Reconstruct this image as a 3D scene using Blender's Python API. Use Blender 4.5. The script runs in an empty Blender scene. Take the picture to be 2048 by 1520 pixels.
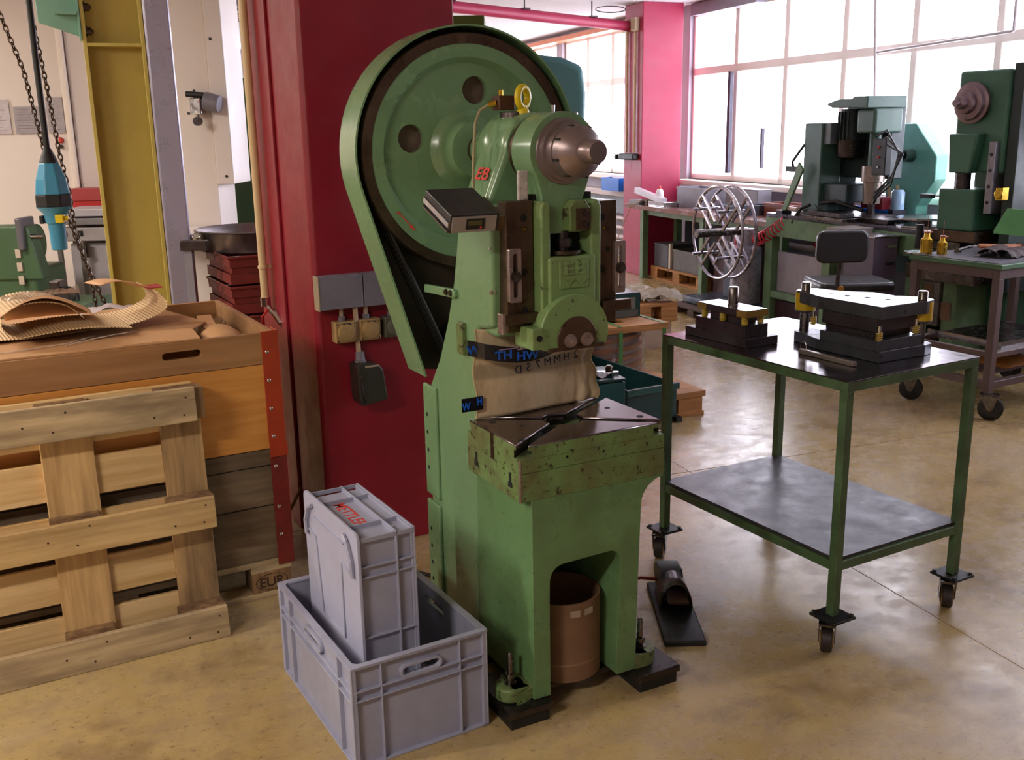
import bpy, bmesh, math, random
from mathutils import Matrix, Vector
PI = math.pi
R = random.Random(7)
COL = bpy.context.scene.collection
SC = bpy.context.scene

# ---------------------------------------------------------------- camera, world, light, exposure
cam = bpy.data.objects.new('camera', bpy.data.cameras.new('camera'))
COL.objects.link(cam)
cam.data.sensor_width = 36.0
cam.data.lens = 36.0 * 1996.75 / 2048.0
cam.data.clip_start = 0.05
_p, _r = 0.2444, -0.0181
_F = Vector((0, math.cos(_p), -math.sin(_p))); _U = Vector((0, math.sin(_p), math.cos(_p))); _X = Vector((1, 0, 0))
_R2 = _X * math.cos(_r) + _U * math.sin(_r); _U2 = -_X * math.sin(_r) + _U * math.cos(_r)
cm = Matrix.Identity(4)
for i, v in enumerate((_R2, _U2, -_F)):
    for j in range(3):
        cm[j][i] = v[j]
cm.translation = (0, 0, 1.6172)
cam.matrix_world = cm
SC.camera = cam

w = bpy.data.worlds.new('overcast sky'); SC.world = w; w.use_nodes = True
bg = w.node_tree.nodes['Background']
bg.inputs[0].default_value = (0.92, 0.90, 1.0, 1)
bg.inputs[1].default_value = 8.5
SC.view_settings.view_transform = 'Standard'
SC.view_settings.look = 'None'
SC.view_settings.exposure = 0.42
SC.view_settings.gamma = 1.0
SC.view_settings.use_curve_mapping = False

ROOM = 0.3566
def room(x, y, z=0.0):
    c, s = math.cos(ROOM), math.sin(ROOM)
    return Vector((c * x - s * y, s * x + c * y, z))

def tube_light(name, loc, rz, length, power, col=(1.0, 0.9, 0.78)):
    l = bpy.data.lights.new(name, 'AREA'); l.shape = 'RECTANGLE'; l.size = length; l.size_y = 0.12
    l.energy = power; l.color = col
    o = bpy.data.objects.new(name, l); COL.objects.link(o); o.location = loc; o.rotation_euler = (0, 0, rz)
    return o

# ---------------------------------------------------------------- materials
def lin(h):
    h = h.lstrip('#'); out = []
    for i in (0, 2, 4):
        c = int(h[i:i + 2], 16) / 255.0
        out.append(c / 12.92 if c <= 0.04045 else ((c + 0.055) / 1.055) ** 2.4)
    return (out[0], out[1], out[2], 1.0)

MATS = {}
def base(name):
    m = bpy.data.materials.new(name); m.use_nodes = True
    nt = m.node_tree; b = nt.nodes['Principled BSDF']
    tc = nt.nodes.new('ShaderNodeTexCoord')
    MATS[name] = m
    return m, nt, b, tc

def noise(nt, vec, scale, detail=4, rough=0.6, stretch=None):
    n = nt.nodes.new('ShaderNodeTexNoise'); n.inputs['Scale'].default_value = scale
    n.inputs['Detail'].default_value = detail; n.inputs['Roughness'].default_value = rough
    if stretch:
        mp = nt.nodes.new('ShaderNodeMapping'); mp.inputs['Scale'].default_value = stretch
        nt.links.new(vec, mp.inputs['Vector']); vec = mp.outputs[0]
    nt.links.new(vec, n.inputs['Vector'])
    return n

def ramp(nt, fac, stops):
    r = nt.nodes.new('ShaderNodeValToRGB')
    el = r.color_ramp.elements
    while len(el) < len(stops): el.new(0.5)
    for e, (p, c) in zip(el, stops):
        e.position = p; e.color = c if len(c) == 4 else (*c, 1)
    nt.links.new(fac, r.inputs[0])
    return r

def mixc(nt, fac, a, b):
    m = nt.nodes.new('ShaderNodeMix'); m.data_type = 'RGBA'
    for sock, v in ((m.inputs[0], fac), (m.inputs[6], a), (m.inputs[7], b)):
        if hasattr(v, 'is_linked') or isinstance(v, bpy.types.NodeSocket): nt.links.new(v, sock)
        elif isinstance(v, (int, float)): sock.default_value = v
        else: sock.default_value = v
    return m.outputs[2]

def paint(name, col, rough=0.45, metal=0.0, var=0.10, scale=6.0, dirt=None, dirt_amt=0.0, dscale=9.0,
          bump=0.0, bscale=60.0, stretch=None, coat=0.0, rvar=0.1, chips=None, chip_amt=0.0):
    m, nt, b, tc = base(name)
    c = lin(col); vec = tc.outputs['Object']
    n = noise(nt, vec, scale, 5, 0.6, stretch)
    dk = tuple(x * (1 - var * 1.6) for x in c[:3]); lt = tuple(min(1, x * (1 + var)) for x in c[:3])
    out = ramp(nt, n.outputs['Fac'], [(0.3, dk), (0.7, lt)]).outputs[0]
    if dirt and dirt_amt > 0:
        n2 = noise(nt, vec, dscale, 8, 0.7, stretch)
        k = 0.62 - 0.2 * dirt_amt
        f = ramp(nt, n2.outputs['Fac'], [(k - 0.1, (0, 0, 0)), (k + 0.12, (dirt_amt, dirt_amt, dirt_amt))]).outputs[0]
        out = mixc(nt, f, out, lin(dirt))
    if chips and chip_amt > 0:
        n3 = noise(nt, vec, 38.0, 6, 0.75)
        k = 0.69 - 0.11 * chip_amt
        f = ramp(nt, n3.outputs['Fac'], [(k, (0, 0, 0)), (k + 0.02, (1, 1, 1))]).outputs[0]
        out = mixc(nt, f, out, lin(chips))
    nt.links.new(out, b.inputs['Base Color'])
    b.inputs['Metallic'].default_value = metal
    if rvar > 0:
        rr = nt.nodes.new('ShaderNodeMapRange'); rr.inputs[3].default_value = max(0.02, rough - rvar); rr.inputs[4].default_value = min(1, rough + rvar)
        n4 = noise(nt, vec, scale * 2.3, 6, 0.65, stretch)
        rr.inputs[1].default_value = 0.3; rr.inputs[2].default_value = 0.7
        nt.links.new(n4.outputs['Fac'], rr.inputs[0]); nt.links.new(rr.outputs[0], b.inputs['Roughness'])
    else:
        b.inputs['Roughness'].default_value = rough
    if coat: b.inputs['Coat Weight'].default_value = coat; b.inputs['Coat Roughness'].default_value = 0.15
    if bump:
        nb = noise(nt, vec, bscale, 3, 0.6, stretch)
        bp = nt.nodes.new('ShaderNodeBump'); bp.inputs['Strength'].default_value = bump; bp.inputs['Distance'].default_value = 0.004
        nt.links.new(nb.outputs['Fac'], bp.inputs['Height']); nt.links.new(bp.outputs[0], b.inputs['Normal'])
    return m

def wood(name, col, dark, axis=0, rough=0.75, grime=None, grime_amt=0.4, bump=0.35):
    m, nt, b, tc = base(name); vec = tc.outputs['Object']
    st = [22.0, 22.0, 22.0]; st[axis] = 1.2
    n = noise(nt, vec, 1.6, 5, 0.6, tuple(st))
    n2 = noise(nt, vec, 7.0, 4, 0.6, tuple([1.0 if i != axis else 0.3 for i in range(3)]))
    out = ramp(nt, n.outputs['Fac'], [(0.32, lin(dark)), (0.62, lin(col))]).outputs[0]
    oi = nt.nodes.new('ShaderNodeObjectInfo')
    hs = nt.nodes.new('ShaderNodeHueSaturation')
    mr = nt.nodes.new('ShaderNodeMapRange'); mr.inputs[3].default_value = 0.86; mr.inputs[4].default_value = 1.1
    nt.links.new(oi.outputs['Random'], mr.inputs[0]); nt.links.new(mr.outputs[0], hs.inputs['Value'])
    nt.links.new(out, hs.inputs['Color']); out = hs.outputs[0]
    # knots
    vo = nt.nodes.new('ShaderNodeTexVoronoi'); vo.inputs['Scale'].default_value = 4.2; vo.distance = 'EUCLIDEAN'
    mp = nt.nodes.new('ShaderNodeMapping'); sc = [1.0, 1.0, 1.0]; sc[axis] = 0.7; mp.inputs['Scale'].default_value = sc
    mp.inputs['Location'].default_value = (0.37, 0.61, 0.13)
    nt.links.new(vec, mp.inputs['Vector']); nt.links.new(mp.outputs[0], vo.inputs['Vector'])
    kf = ramp(nt, vo.outputs['Distance'], [(0.035, (1, 1, 1)), (0.06, (0, 0, 0))]).outputs[0]
    out = mixc(nt, kf, out, tuple(x * 0.45 for x in lin(dark)[:3]) + (1,))
    if grime:
        g = ramp(nt, n2.outputs['Fac'], [(0.42, (0, 0, 0)), (0.68, (grime_amt,) * 3)]).outputs[0]
        out = mixc(nt, g, out, lin(grime))
    nt.links.new(out, b.inputs['Base Color']); b.inputs['Roughness'].default_value = rough
    bp = nt.nodes.new('ShaderNodeBump'); bp.inputs['Strength'].default_value = bump; bp.inputs['Distance'].default_value = 0.003
    nt.links.new(n.outputs['Fac'], bp.inputs['Height']); nt.links.new(bp.outputs[0], b.inputs['Normal'])
    return m

def steel(name, col='#8a8480', rough=0.3, metal=1.0, var=0.12, scale=12, **k):
    return paint(name, col, rough, metal, var, scale, **k)

def glassy(name, col=(1, 1, 1), amount=0.9, rough=0.05):
    m, nt, b, tc = base(name)
    tr = nt.nodes.new('ShaderNodeBsdfTransparent'); tr.inputs[0].default_value = (*col, 1)
    gl = nt.nodes.new('ShaderNodeBsdfGlossy'); gl.inputs['Roughness'].default_value = rough
    mx = nt.nodes.new('ShaderNodeMixShader'); fr = nt.nodes.new('ShaderNodeLayerWeight')
    pw = nt.nodes.new('ShaderNodeMath'); pw.operation = 'POWER'; pw.inputs[1].default_value = 5.0; nt.links.new(fr.outputs['Facing'], pw.inputs[0])
    ad = nt.nodes.new('ShaderNodeMath'); ad.operation = 'ADD'; ad.inputs[1].default_value = 1 - amount; ad.use_clamp = True
    nt.links.new(pw.outputs[0], ad.inputs[0]); nt.links.new(ad.outputs[0], mx.inputs[0])
    nt.links.new(tr.outputs[0], mx.inputs[1]); nt.links.new(gl.outputs[0], mx.inputs[2])
    nt.links.new(mx.outputs[0], nt.nodes['Material Output'].inputs[0])
    return m

def emit(name, col, s):
    m, nt, b, tc = base(name)
    b.inputs['Base Color'].default_value = (*col, 1); b.inputs['Emission Color'].default_value = (*col, 1)
    b.inputs['Emission Strength'].default_value = s
    return m

GREEN = paint('press green enamel', '#73966e', 0.25, 0, 0.06, 2.0, dirt='#4b5f3c', dirt_amt=0.18, dscale=2.5, coat=0.3, bump=0.10, bscale=12)
GREENF = paint('lower press green', '#678c5e', 0.3, 0, 0.08, 2.5, dirt='#3c4a2a', dirt_amt=0.5, dscale=3.0, chips='#33301f', chip_amt=0.35, coat=0.2, bump=0.10, bscale=14)
GREENR = paint('ram green', '#7c9c64', 0.4, 0, 0.12, 8.0, dirt='#5c4833', dirt_amt=0.45, dscale=8.0, chips='#35291e', chip_amt=0.6, bump=0.12, bscale=40)
GREENW = paint('worn press green', '#6b8c55', 0.42, 0, 0.14, 8.0, dirt='#5c4833', dirt_amt=0.7, dscale=6.0, chips='#35291e', chip_amt=1.0, bump=0.15, bscale=40)
GREEN2 = paint('cart green', '#506b48', 0.45, 0, 0.12, 6.0, dirt='#2f3024', dirt_amt=0.6, dscale=5.0, chips='#1f2018', chip_amt=0.3)
GREENB = paint('bench green', '#6d8c66', 0.45, 0, 0.1, 5.0, dirt='#3d4a3c', dirt_amt=0.4)
GREEND = paint('dark green sheet', '#2f4a28', 0.5, 0, 0.1, 3.0)
TEAL = paint('teal enamel', '#12383a', 0.35, 0, 0.12, 4.0)
TEALL = paint('hazed pale teal sheet', '#629ca4', 0.4, 0, 0.08, 3.0)  # teal made paler and bluer, back-light haze put into the colour
BROWNST = steel('oiled brown steel', '#6a5648', 0.33, 0.85, 0.2, 14, dirt='#382a22', dirt_amt=0.4)
STEEL = steel('ground steel', '#77706e', 0.26, 1.0, 0.12, 12, dirt='#4a3f3a', dirt_amt=0.4, dscale=6)
STEELD = steel('dark ground steel', '#4f484a', 0.3, 0.9, 0.12, 10)
BRIGHT = steel('bright steel', '#c9c6c8', 0.2, 1.0, 0.06, 20)
EDGE = steel('worn edge steel', '#b9a9a6', 0.35, 0.9, 0.15, 30)
TOPST = steel('polished table steel', '#7c7276', 0.2, 1.0, 0.10, 8, dirt='#554a4c', dirt_amt=0.3, dscale=5, rvar=0.06)
BLACK = paint('black rubber', '#17171a', 0.5, 0, 0.1, 10)
DARK = paint('painted hole shade', '#0a0a0b', 0.8, 0, 0.0, 3, rvar=0)  # near-black fill painted in for the shade inside holes and slots
GREY = paint('grey box plastic', '#9b9db4', 0.42, 0, 0.05, 8, rvar=0.05, dirt='#74727c', dirt_amt=0.2)
RED = paint('pillar red', '#881626', 0.42, 0, 0.08, 4, dirt='#7c1220', dirt_amt=0.3, dscale=3, bump=0.08, bscale=30)
REDL = paint('marker red', '#d23a2e', 0.5, 0, 0.05, 9)
YEL = paint('yellow enamel', '#d9bd10', 0.35, 0, 0.06, 12)
CREAM = paint('cream pipe paint', '#d8bd92', 0.35, 0, 0.08, 9, dirt='#a88a60', dirt_amt=0.3)
WHITE = paint('white sheet metal', '#e0d4ce', 0.45, 0, 0.03, 2)
PLASTERC = paint('ceiling paint', '#c9c4c6', 0.8, 0, 0.05, 2, dirt='#a8a2a4', dirt_amt=0.3, dscale=2)
BRASS = steel('brass', '#c9a23c', 0.25, 1.0, 0.1, 20)

# ---------------------------------------------------------------- mesh helpers
class MB:
    def __init__(s): s.bm = bmesh.new()
    def _xf(s, vs, M):
        if M is not None:
            for v in vs: v.co = M @ v.co
    def box(s, x0, x1, y0, y1, z0, z1, M=None):
        c = [(x0, y0, z0), (x1, y0, z0), (x1, y1, z0), (x0, y1, z0), (x0, y0, z1), (x1, y0, z1), (x1, y1, z1), (x0, y1, z1)]
        v = [s.bm.verts.new(p) for p in c]; s._xf(v, M)
        for f in ((3, 2, 1, 0), (4, 5, 6, 7), (0, 1, 5, 4), (1, 2, 6, 5), (2, 3, 7, 6), (3, 0, 4, 7)):
            s.bm.faces.new([v[i] for i in f])
        return s
    def hexa(s, b, t):
        v = [s.bm.verts.new(p) for p in list(b) + list(t)]
        for f in ((3, 2, 1, 0), (4, 5, 6, 7), (0, 1, 5, 4), (1, 2, 6, 5), (2, 3, 7, 6), (3, 0, 4, 7)):
            s.bm.faces.new([v[i] for i in f])
        return s
    def prism(s, pts, axis, a, b, M=None):
        # pts in the two other axes in order (x,y,z without axis); extruded a..b along axis
        def mk(p, t):
            if axis == 'x': return (t, p[0], p[1])
            if axis == 'y': return (p[0], t, p[1])
            return (p[0], p[1], t)
        A = [s.bm.verts.new(mk(p, a)) for p in pts]; B = [s.bm.verts.new(mk(p, b)) for p in pts]
        s._xf(A + B, M); n = len(pts)
        s.bm.faces.new(A); s.bm.faces.new(B[::-1])
        for i in range(n): s.bm.faces.new((A[i], B[i], B[(i + 1) % n], A[(i + 1) % n]))
        return s
    def lathe(s, o, d, prof, n=28, caps=True, arc=None):
        o = Vector(o); d = Vector(d).normalized()
        u = d.orthogonal().normalized(); v = d.cross(u)
        rings = []
        for (t, r) in prof:
            rings.append([s.bm.verts.new(o + d * t + (u * math.cos(2 * PI * i / n) + v * math.sin(2 * PI * i / n)) * max(r, 1e-4)) for i in range(n)])
        for A, B in zip(rings, rings[1:]):
            for i in range(n):
                s.bm.faces.new((A[i], A[(i + 1) % n], B[(i + 1) % n], B[i]))
        if caps: s.bm.faces.new(rings[0][::-1]); s.bm.faces.new(rings[-1])
        return s
    def cyl(s, p0, p1, r, r2=None, n=20):
        p0 = Vector(p0); p1 = Vector(p1); L = (p1 - p0).length
        return s.lathe(p0, p1 - p0, [(0, r), (L, r if r2 is None else r2)], n)
    def tube(s, pts, r, n=8, closed=False):
        pts = [Vector(p) for p in pts]; N = len(pts); rings = []
        prev = None
        for i, p in enumerate(pts):
            if closed: t = (pts[(i + 1) % N] - pts[i - 1]).normalized()
            else: t = (pts[min(i + 1, N - 1)] - pts[max(i - 1, 0)]).normalized()
            if prev is None: u = t.orthogonal().normalized()
            else:
                u = prev - t * prev.dot(t); u = u.normalized() if u.length > 1e-6 else t.orthogonal().normalized()
            prev = u; v = t.cross(u)
            rings.append([s.bm.verts.new(p + (u * math.cos(2 * PI * k / n) + v * math.sin(2 * PI * k / n)) * r) for k in range(n)])
        prs = list(zip(rings, rings[1:]))
        if closed: prs.append((rings[-1], rings[0]))
        for A, B in prs:
            for k in range(n): s.bm.faces.new((A[k], A[(k + 1) % n], B[(k + 1) % n], B[k]))
        if not closed: s.bm.faces.new(rings[0][::-1]); s.bm.faces.new(rings[-1])
        return s
    def grid(s, f, nu, nv, thick=0.0):
        V = [[s.bm.verts.new(f(i / nu, j / nv)) for j in range(nv + 1)] for i in range(nu + 1)]
        for i in range(nu):
            for j in range(nv): s.bm.faces.new((V[i][j], V[i + 1][j], V[i + 1][j + 1], V[i][j + 1]))
        return s
    def plate(s, loops, h, M=None, bev=0.0):
        # loops: closed 2D outlines (first outer, others holes); extruded 0..h in z, then M
        cu = bpy.data.curves.new('t', 'CURVE'); cu.dimensions = '2D'; cu.fill_mode = 'BOTH'; cu.extrude = h / 2
        for lp in loops:
            sp = cu.splines.new('POLY'); sp.points.add(len(lp) - 1); sp.use_cyclic_u = True
            for q, p in zip(sp.points, lp): q.co = (p[0], p[1], 0, 1)
        ob = bpy.data.objects.new('t', cu); me = bpy.data.meshes.new_from_object(ob)
        TM = Matrix.Translation((0, 0, h / 2)); me.transform(TM if M is None else M @ TM)
        s.bm.from_mesh(me); bpy.data.objects.remove(ob); bpy.data.curves.remove(cu); bpy.data.meshes.remove(me)
        return s
    def text(s, body, size, h, M, bold=0.0, align='CENTER', sx=1.0):
        cu = bpy.data.curves.new('t', 'FONT'); cu.body = body; cu.size = size; cu.extrude = h / 2; cu.offset = bold
        cu.align_x = align; cu.align_y = 'CENTER'
        ob = bpy.data.objects.new('t', cu); me = bpy.data.meshes.new_from_object(ob)
        me.transform(M @ Matrix.Translation((0, 0, h / 2)) @ Matrix.Diagonal((sx, 1, 1, 1)))
        s.bm.from_mesh(me); bpy.data.objects.remove(ob); bpy.data.curves.remove(cu); bpy.data.meshes.remove(me)
        return s
    def build(s, name, mat, parent=None, bevel=0.0, seg=2, smooth=False, M=None, kind=None, label=None, solid=0.0, keep=False):
        bmesh.ops.remove_doubles(s.bm, verts=s.bm.verts, dist=1e-6)
        if not keep: bmesh.ops.recalc_face_normals(s.bm, faces=s.bm.faces)
        if M is not None: bmesh.ops.transform(s.bm, matrix=M, verts=s.bm.verts)
        me = bpy.data.meshes.new(name)
        if smooth:
            for f in s.bm.faces: f.smooth = True
            for e in s.bm.edges:
                e.smooth = not (len(e.link_faces) == 2 and e.calc_face_angle(0) > 0.7)
        s.bm.to_mesh(me); s.bm.free(); me.materials.append(mat)
        o = bpy.data.objects.new(name, me); COL.objects.link(o)
        if parent is not None: o.parent = parent
        if solid:
            md = o.modifiers.new('thickness', 'SOLIDIFY'); md.thickness = solid; md.offset = 0
        if bevel:
            md = o.modifiers.new('bevel', 'BEVEL'); md.width = bevel; md.segments = seg; md.limit_method = 'ANGLE'; md.angle_limit = 0.6
            md.harden_normals = False
        if kind: o['kind'] = kind
        if label: o['label'] = label
        return o

def thing(name, label, cat, loc=(0, 0, 0), rz=0.0, group=None):
    o = bpy.data.objects.new(name, None); COL.objects.link(o); o.empty_display_size = 0.1
    o.location = loc; o.rotation_euler = (0, 0, rz); o['label'] = label; o['category'] = cat
    if group: o['group'] = group
    return o
def tag(o, label, cat, group=None):
    o['label'] = label; o['category'] = cat
    if group: o['group'] = group
    return o
def place(o, loc, rz=0.0):
    o.location = loc; o.rotation_euler = (0, 0, rz); return o
def dup(root, loc=None, rz=None, label=None, group=None):
    r = root.copy(); COL.objects.link(r)
    if loc is not None: r.location = loc
    if rz is not None: r.rotation_euler = (0, 0, rz)
    if label: r['label'] = label
    if group: r['group'] = group
    for ch in list(root.children):
        c = ch.copy(); COL.objects.link(c); c.parent = r
        for g in list(ch.children):
            d = g.copy(); COL.objects.link(d); d.parent = c
    return r
def dpart(o, loc=None, parent=None):
    c = o.copy(); COL.objects.link(c)
    if loc is not None: c.location = loc
    if parent is not None: c.parent = parent
    return c

def circ(cx, cy, r, n=28, a0=0.0, a1=2 * PI):
    full = abs(a1 - a0 - 2 * PI) < 1e-6
    return [(cx + r * math.cos(a0 + (a1 - a0) * i / (n if full else n - 1)), cy + r * math.sin(a0 + (a1 - a0) * i / (n if full else n - 1))) for i in range(n)]
def rrect(x0, x1, y0, y1, r, n=5):
    out = []
    for cx, cy, a in ((x1 - r, y1 - r, 0), (x0 + r, y1 - r, PI / 2), (x0 + r, y0 + r, PI), (x1 - r, y0 + r, 1.5 * PI)):
        out += [(cx + r * math.cos(a + PI / 2 * i / n), cy + r * math.sin(a + PI / 2 * i / n)) for i in range(n + 1)]
    return out
def slot(cx, cy, L, wd, n=6, vert=False):
    r = wd / 2; h = L / 2 - r; out = []
    for i in range(n + 1): a = -PI / 2 + PI * i / n; out.append((h + r * math.cos(a), r * math.sin(a)))
    for i in range(n + 1): a = PI / 2 + PI * i / n; out.append((-h + r * math.cos(a), r * math.sin(a)))
    return [(cx + (y if vert else x), cy + (x if vert else y)) for x, y in out]
def Mxz(y=0.0):      # 2D (x,y) -> (x, y0, z); extrusion goes to -Y
    return Matrix(((1, 0, 0, 0), (0, 0, -1, y), (0, 1, 0, 0), (0, 0, 0, 1)))
def Myz(x=0.0):      # 2D (x,y) -> (x0, y, z); extrusion to +X
    return Matrix(((0, 0, 1, x), (1, 0, 0, 0), (0, 1, 0, 0), (0, 0, 0, 1)))
def hexbolt(mb, p, d, r=0.008, h=0.006, washer=True, stud=0.0):
    p = Vector(p); d = Vector(d).normalized()
    if washer: mb.lathe(p, d, [(0, r * 1.5), (0.002, r * 1.5)], 16)
    mb.lathe(p + d * 0.002, d, [(0, r), (h, r)], 6)
    if stud: mb.lathe(p + d * 0.002, d, [(0, r * 0.55), (h + stud, r * 0.5)], 10)
    return mb
# ================================================================ setting
def flr():
    m, nt, b, tc = base('worn yellow floor'); vec = tc.outputs['Object']
    n1 = noise(nt, vec, 0.9, 6, 0.6); n2 = noise(nt, vec, 9.0, 8, 0.7, (1, 1.3, 1)); n3 = noise(nt, vec, 38.0, 5, 0.75, (1, 1.5, 1))
    c = ramp(nt, n1.outputs['Fac'], [(0.3, lin('#a08650')), (0.5, lin('#b39b6a')), (0.72, lin('#b9a585'))]).outputs[0]
    g = ramp(nt, n2.outputs['Fac'], [(0.42, (0, 0, 0)), (0.70, (0.5,) * 3)]).outputs[0]
    c = mixc(nt, g, c, lin('#8d7668'))
    s = ramp(nt, n3.outputs['Fac'], [(0.585, (0, 0, 0)), (0.64, (0.6,) * 3)]).outputs[0]
    c = mixc(nt, s, c, lin('#3e3020'))
    # grime halo where machines have leaked: broad low frequency stain
    n5 = noise(nt, vec, 2.6, 6, 0.7)
    st = ramp(nt, n5.outputs['Fac'], [(0.52, (0, 0, 0)), (0.66, (0.55,) * 3)]).outputs[0]
    c = mixc(nt, st, c, lin('#6f5740'))
    nt.links.new(c, b.inputs['Base Color'])
    r = nt.nodes.new('ShaderNodeMapRange'); r.inputs[1].default_value = 0.35; r.inputs[2].default_value = 0.65
    r.inputs[3].default_value = 0.17; r.inputs[4].default_value = 0.36
    nt.links.new(n2.outputs['Fac'], r.inputs[0]); nt.links.new(r.outputs[0], b.inputs['Roughness'])
    bp = nt.nodes.new('ShaderNodeBump'); bp.inputs['Strength'].default_value = 0.05; bp.inputs['Distance'].default_value = 0.01
    nb = noise(nt, vec, 6.0, 7, 0.7); nt.links.new(nb.outputs['Fac'], bp.inputs['Height']); nt.links.new(bp.outputs[0], b.inputs['Normal'])
    b.inputs['Specular IOR Level'].default_value = 0.6
    return m
FLOOR = flr()
ZC = 2.93
WX = 6.00      # window wall (room x)
def struct(o): o['kind'] = 'structure'; return o
# room runs along room axes: x from -6 to WX, y from -4 to 16.5
mb = MB(); mb.box(-7, WX + 0.3, -4, 17, -0.1, 0)
place(struct(mb.build('floor', FLOOR)), (0, 0, 0), ROOM)
mb = MB(); mb.box(-7, WX + 0.3, -4, 17, ZC, ZC + 0.15)
place(struct(mb.build('ceiling', PLASTERC)), (0, 0, 0), ROOM)
WALLM = paint('wall plaster', '#c8bfc4', 0.7, 0, 0.04, 2)
mb = MB(); mb.box(-7.2, WX + 0.3, -4.2, -4, 0, ZC)
place(struct(mb.build('wall_front', WALLM)), (0, 0, 0), ROOM)
mb = MB(); mb.box(-7.2, -7.0, -4, 17, 0, ZC)
place(struct(mb.build('wall_left', WALLM)), (0, 0, 0), ROOM)
# back wall with its own window
mb = MB(); mb.box(-7.2, -2.0, 17, 17.2, 0, ZC); mb.box(4.5, WX + 0.3, 17, 17.2, 0, ZC); mb.box(-2, 4.5, 17, 17.2, 0, 1.0); mb.box(-2, 4.5, 17, 17.2, 2.5, ZC)
place(struct(mb.build('wall_back', WALLM)), (0, 0, 0), ROOM)
# window wall: parapet, lintel, piers
FRAME = paint('white window frame', '#f2e6de', 0.45, 0, 0.02, 4)
PIER = paint('grey window pier', '#a9a0aa', 0.6, 0, 0.04, 3)
bays = [(2.0, 4.0), (4.2, 10.24), (10.75, 13.8), (14.0, 16.9)]
mb = MB(); mb.box(WX, WX + 0.3, -4, 17, 0, 1.05); mb.box(WX, WX + 0.3, -4, 17, 2.86, ZC)
pr = [-4.0] + [v for b_ in bays for v in b_] + [17.0]
for a_, c_ in zip(pr[0::2], pr[1::2]): mb.box(WX, WX + 0.3, a_, c_, 1.05, 2.86)
place(struct(mb.build('wall_right', PIER)), (0, 0, 0), ROOM)
GL = glassy('window glass', (0.97, 0.98, 1.0), 0.94, 0.02)
wi = 0
for (a, b2) in bays:
    wi += 1
    n = max(2, round((b2 - a) / 0.83)); step = (b2 - a) / n
    mb = MB(); fy0, fy1 = WX + 0.05, WX + 0.11
    mb.box(fy0, fy1, a, b2, 1.05, 1.11); mb.box(fy0, fy1, a, b2, 2.80, 2.86); mb.box(fy0, fy1, a, b2, 2.18, 2.26)
    for k in range(n + 1):
        y = a + k * step; hw = 0.035
        mb.box(fy0, fy1, max(a, y - hw), min(b2, y + hw), 1.05, 2.86)
    wf = place(struct(mb.build('window_%d' % wi, FRAME, bevel=0.006, seg=1)), (0, 0, 0), ROOM)
    for k in range(n):
        y = a + k * step
        for (z0, z1) in ((1.11, 2.18), (2.26, 2.80)):
            g = MB(); g.box(fy0 + 0.02, fy0 + 0.028, y + 0.035, y + step - 0.035, z0, z1); g.build('pane', GL, wf)
    sl = MB(); sl.box(WX - 0.16, WX + 0.06, a, b2, 1.0, 1.05)
    place(struct(sl.build('trim_%d' % wi, FRAME, bevel=0.005)), (0, 0, 0), ROOM)
# blind box in the first visible bay
mb = MB(); mb.box(WX - 0.08, WX + 0.04, 8.85, 10.1, 2.80, 2.92)
place(struct(mb.build('trim_7', paint('blind box grey', '#8f8894', 0.6))), (0, 0, 0), ROOM)
# back window
mb = MB(); mb.box(-2, 4.5, 17.03, 17.1, 1.0, 1.08); mb.box(-2, 4.5, 17.03, 17.1, 2.42, 2.5)
for k in range(7): mb.box(-2 + k * 6.5 / 6 - 0.03, -2 + k * 6.5 / 6 + 0.03, 17.03, 17.1, 1.0, 2.5)
wf = place(struct(mb.build('window_6', FRAME)), (0, 0, 0), ROOM)
for k in range(6):
    g = MB(); g.box(-2 + k * 6.5 / 6 + 0.03, -2 + (k + 1) * 6.5 / 6 - 0.03, 17.05, 17.06, 1.08, 2.42); g.build('pane', GL, wf)
# open casement handle rod (dark vertical stay) and floor joints
mb = MB()
JOINT = paint('floor joint', '#957c52', 0.4)
for v in (2.4, 5.0): mb.box(v - 0.0015, v + 0.0015, -1, 16, 0.0, 0.0012)
for v in (4.0, 8.0): mb.box(-2, 5.7, v - 0.0015, v + 0.0015, 0.0, 0.0012)
place(struct(mb.build('trim_8', JOINT)), (0, 0, 0), ROOM)

# ceiling lamps (real tubes, two rows) - most stand outside the frame
LAMP = emit('lit lamp diffuser', (1.0, 0.95, 0.88), 9.0)
lampn = 0
def lamp(x, y, power):
    t = thing('ceiling_lamp', 'long white ceiling tube lamp', 'lamp', room(x, y, ZC - 0.10), ROOM, 'tube lamps under the ceiling')
    m = MB(); m.box(-0.75, 0.75, -0.09, 0.09, 0.05, 0.1); m.build('housing', WHITE, t, bevel=0.005)
    m = MB(); m.box(-0.73, 0.73, -0.07, 0.07, 0.0, 0.05); m.build('diffuser', LAMP, t, bevel=0.02)
    v = room(x, y, ZC - 0.13)
    l = tube_light('lamp light', v, ROOM, 1.45, power)
    return t
for (x, y, pw) in ((-2.2, 0.2, 88), (-3.4, 2.6, 90), (-2.2, 5.0, 60), (-3.2, 8.0, 60), (0.8, 9.5, 25), (3.4, 12.2, 30)): lamp(x, y, pw)
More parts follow.
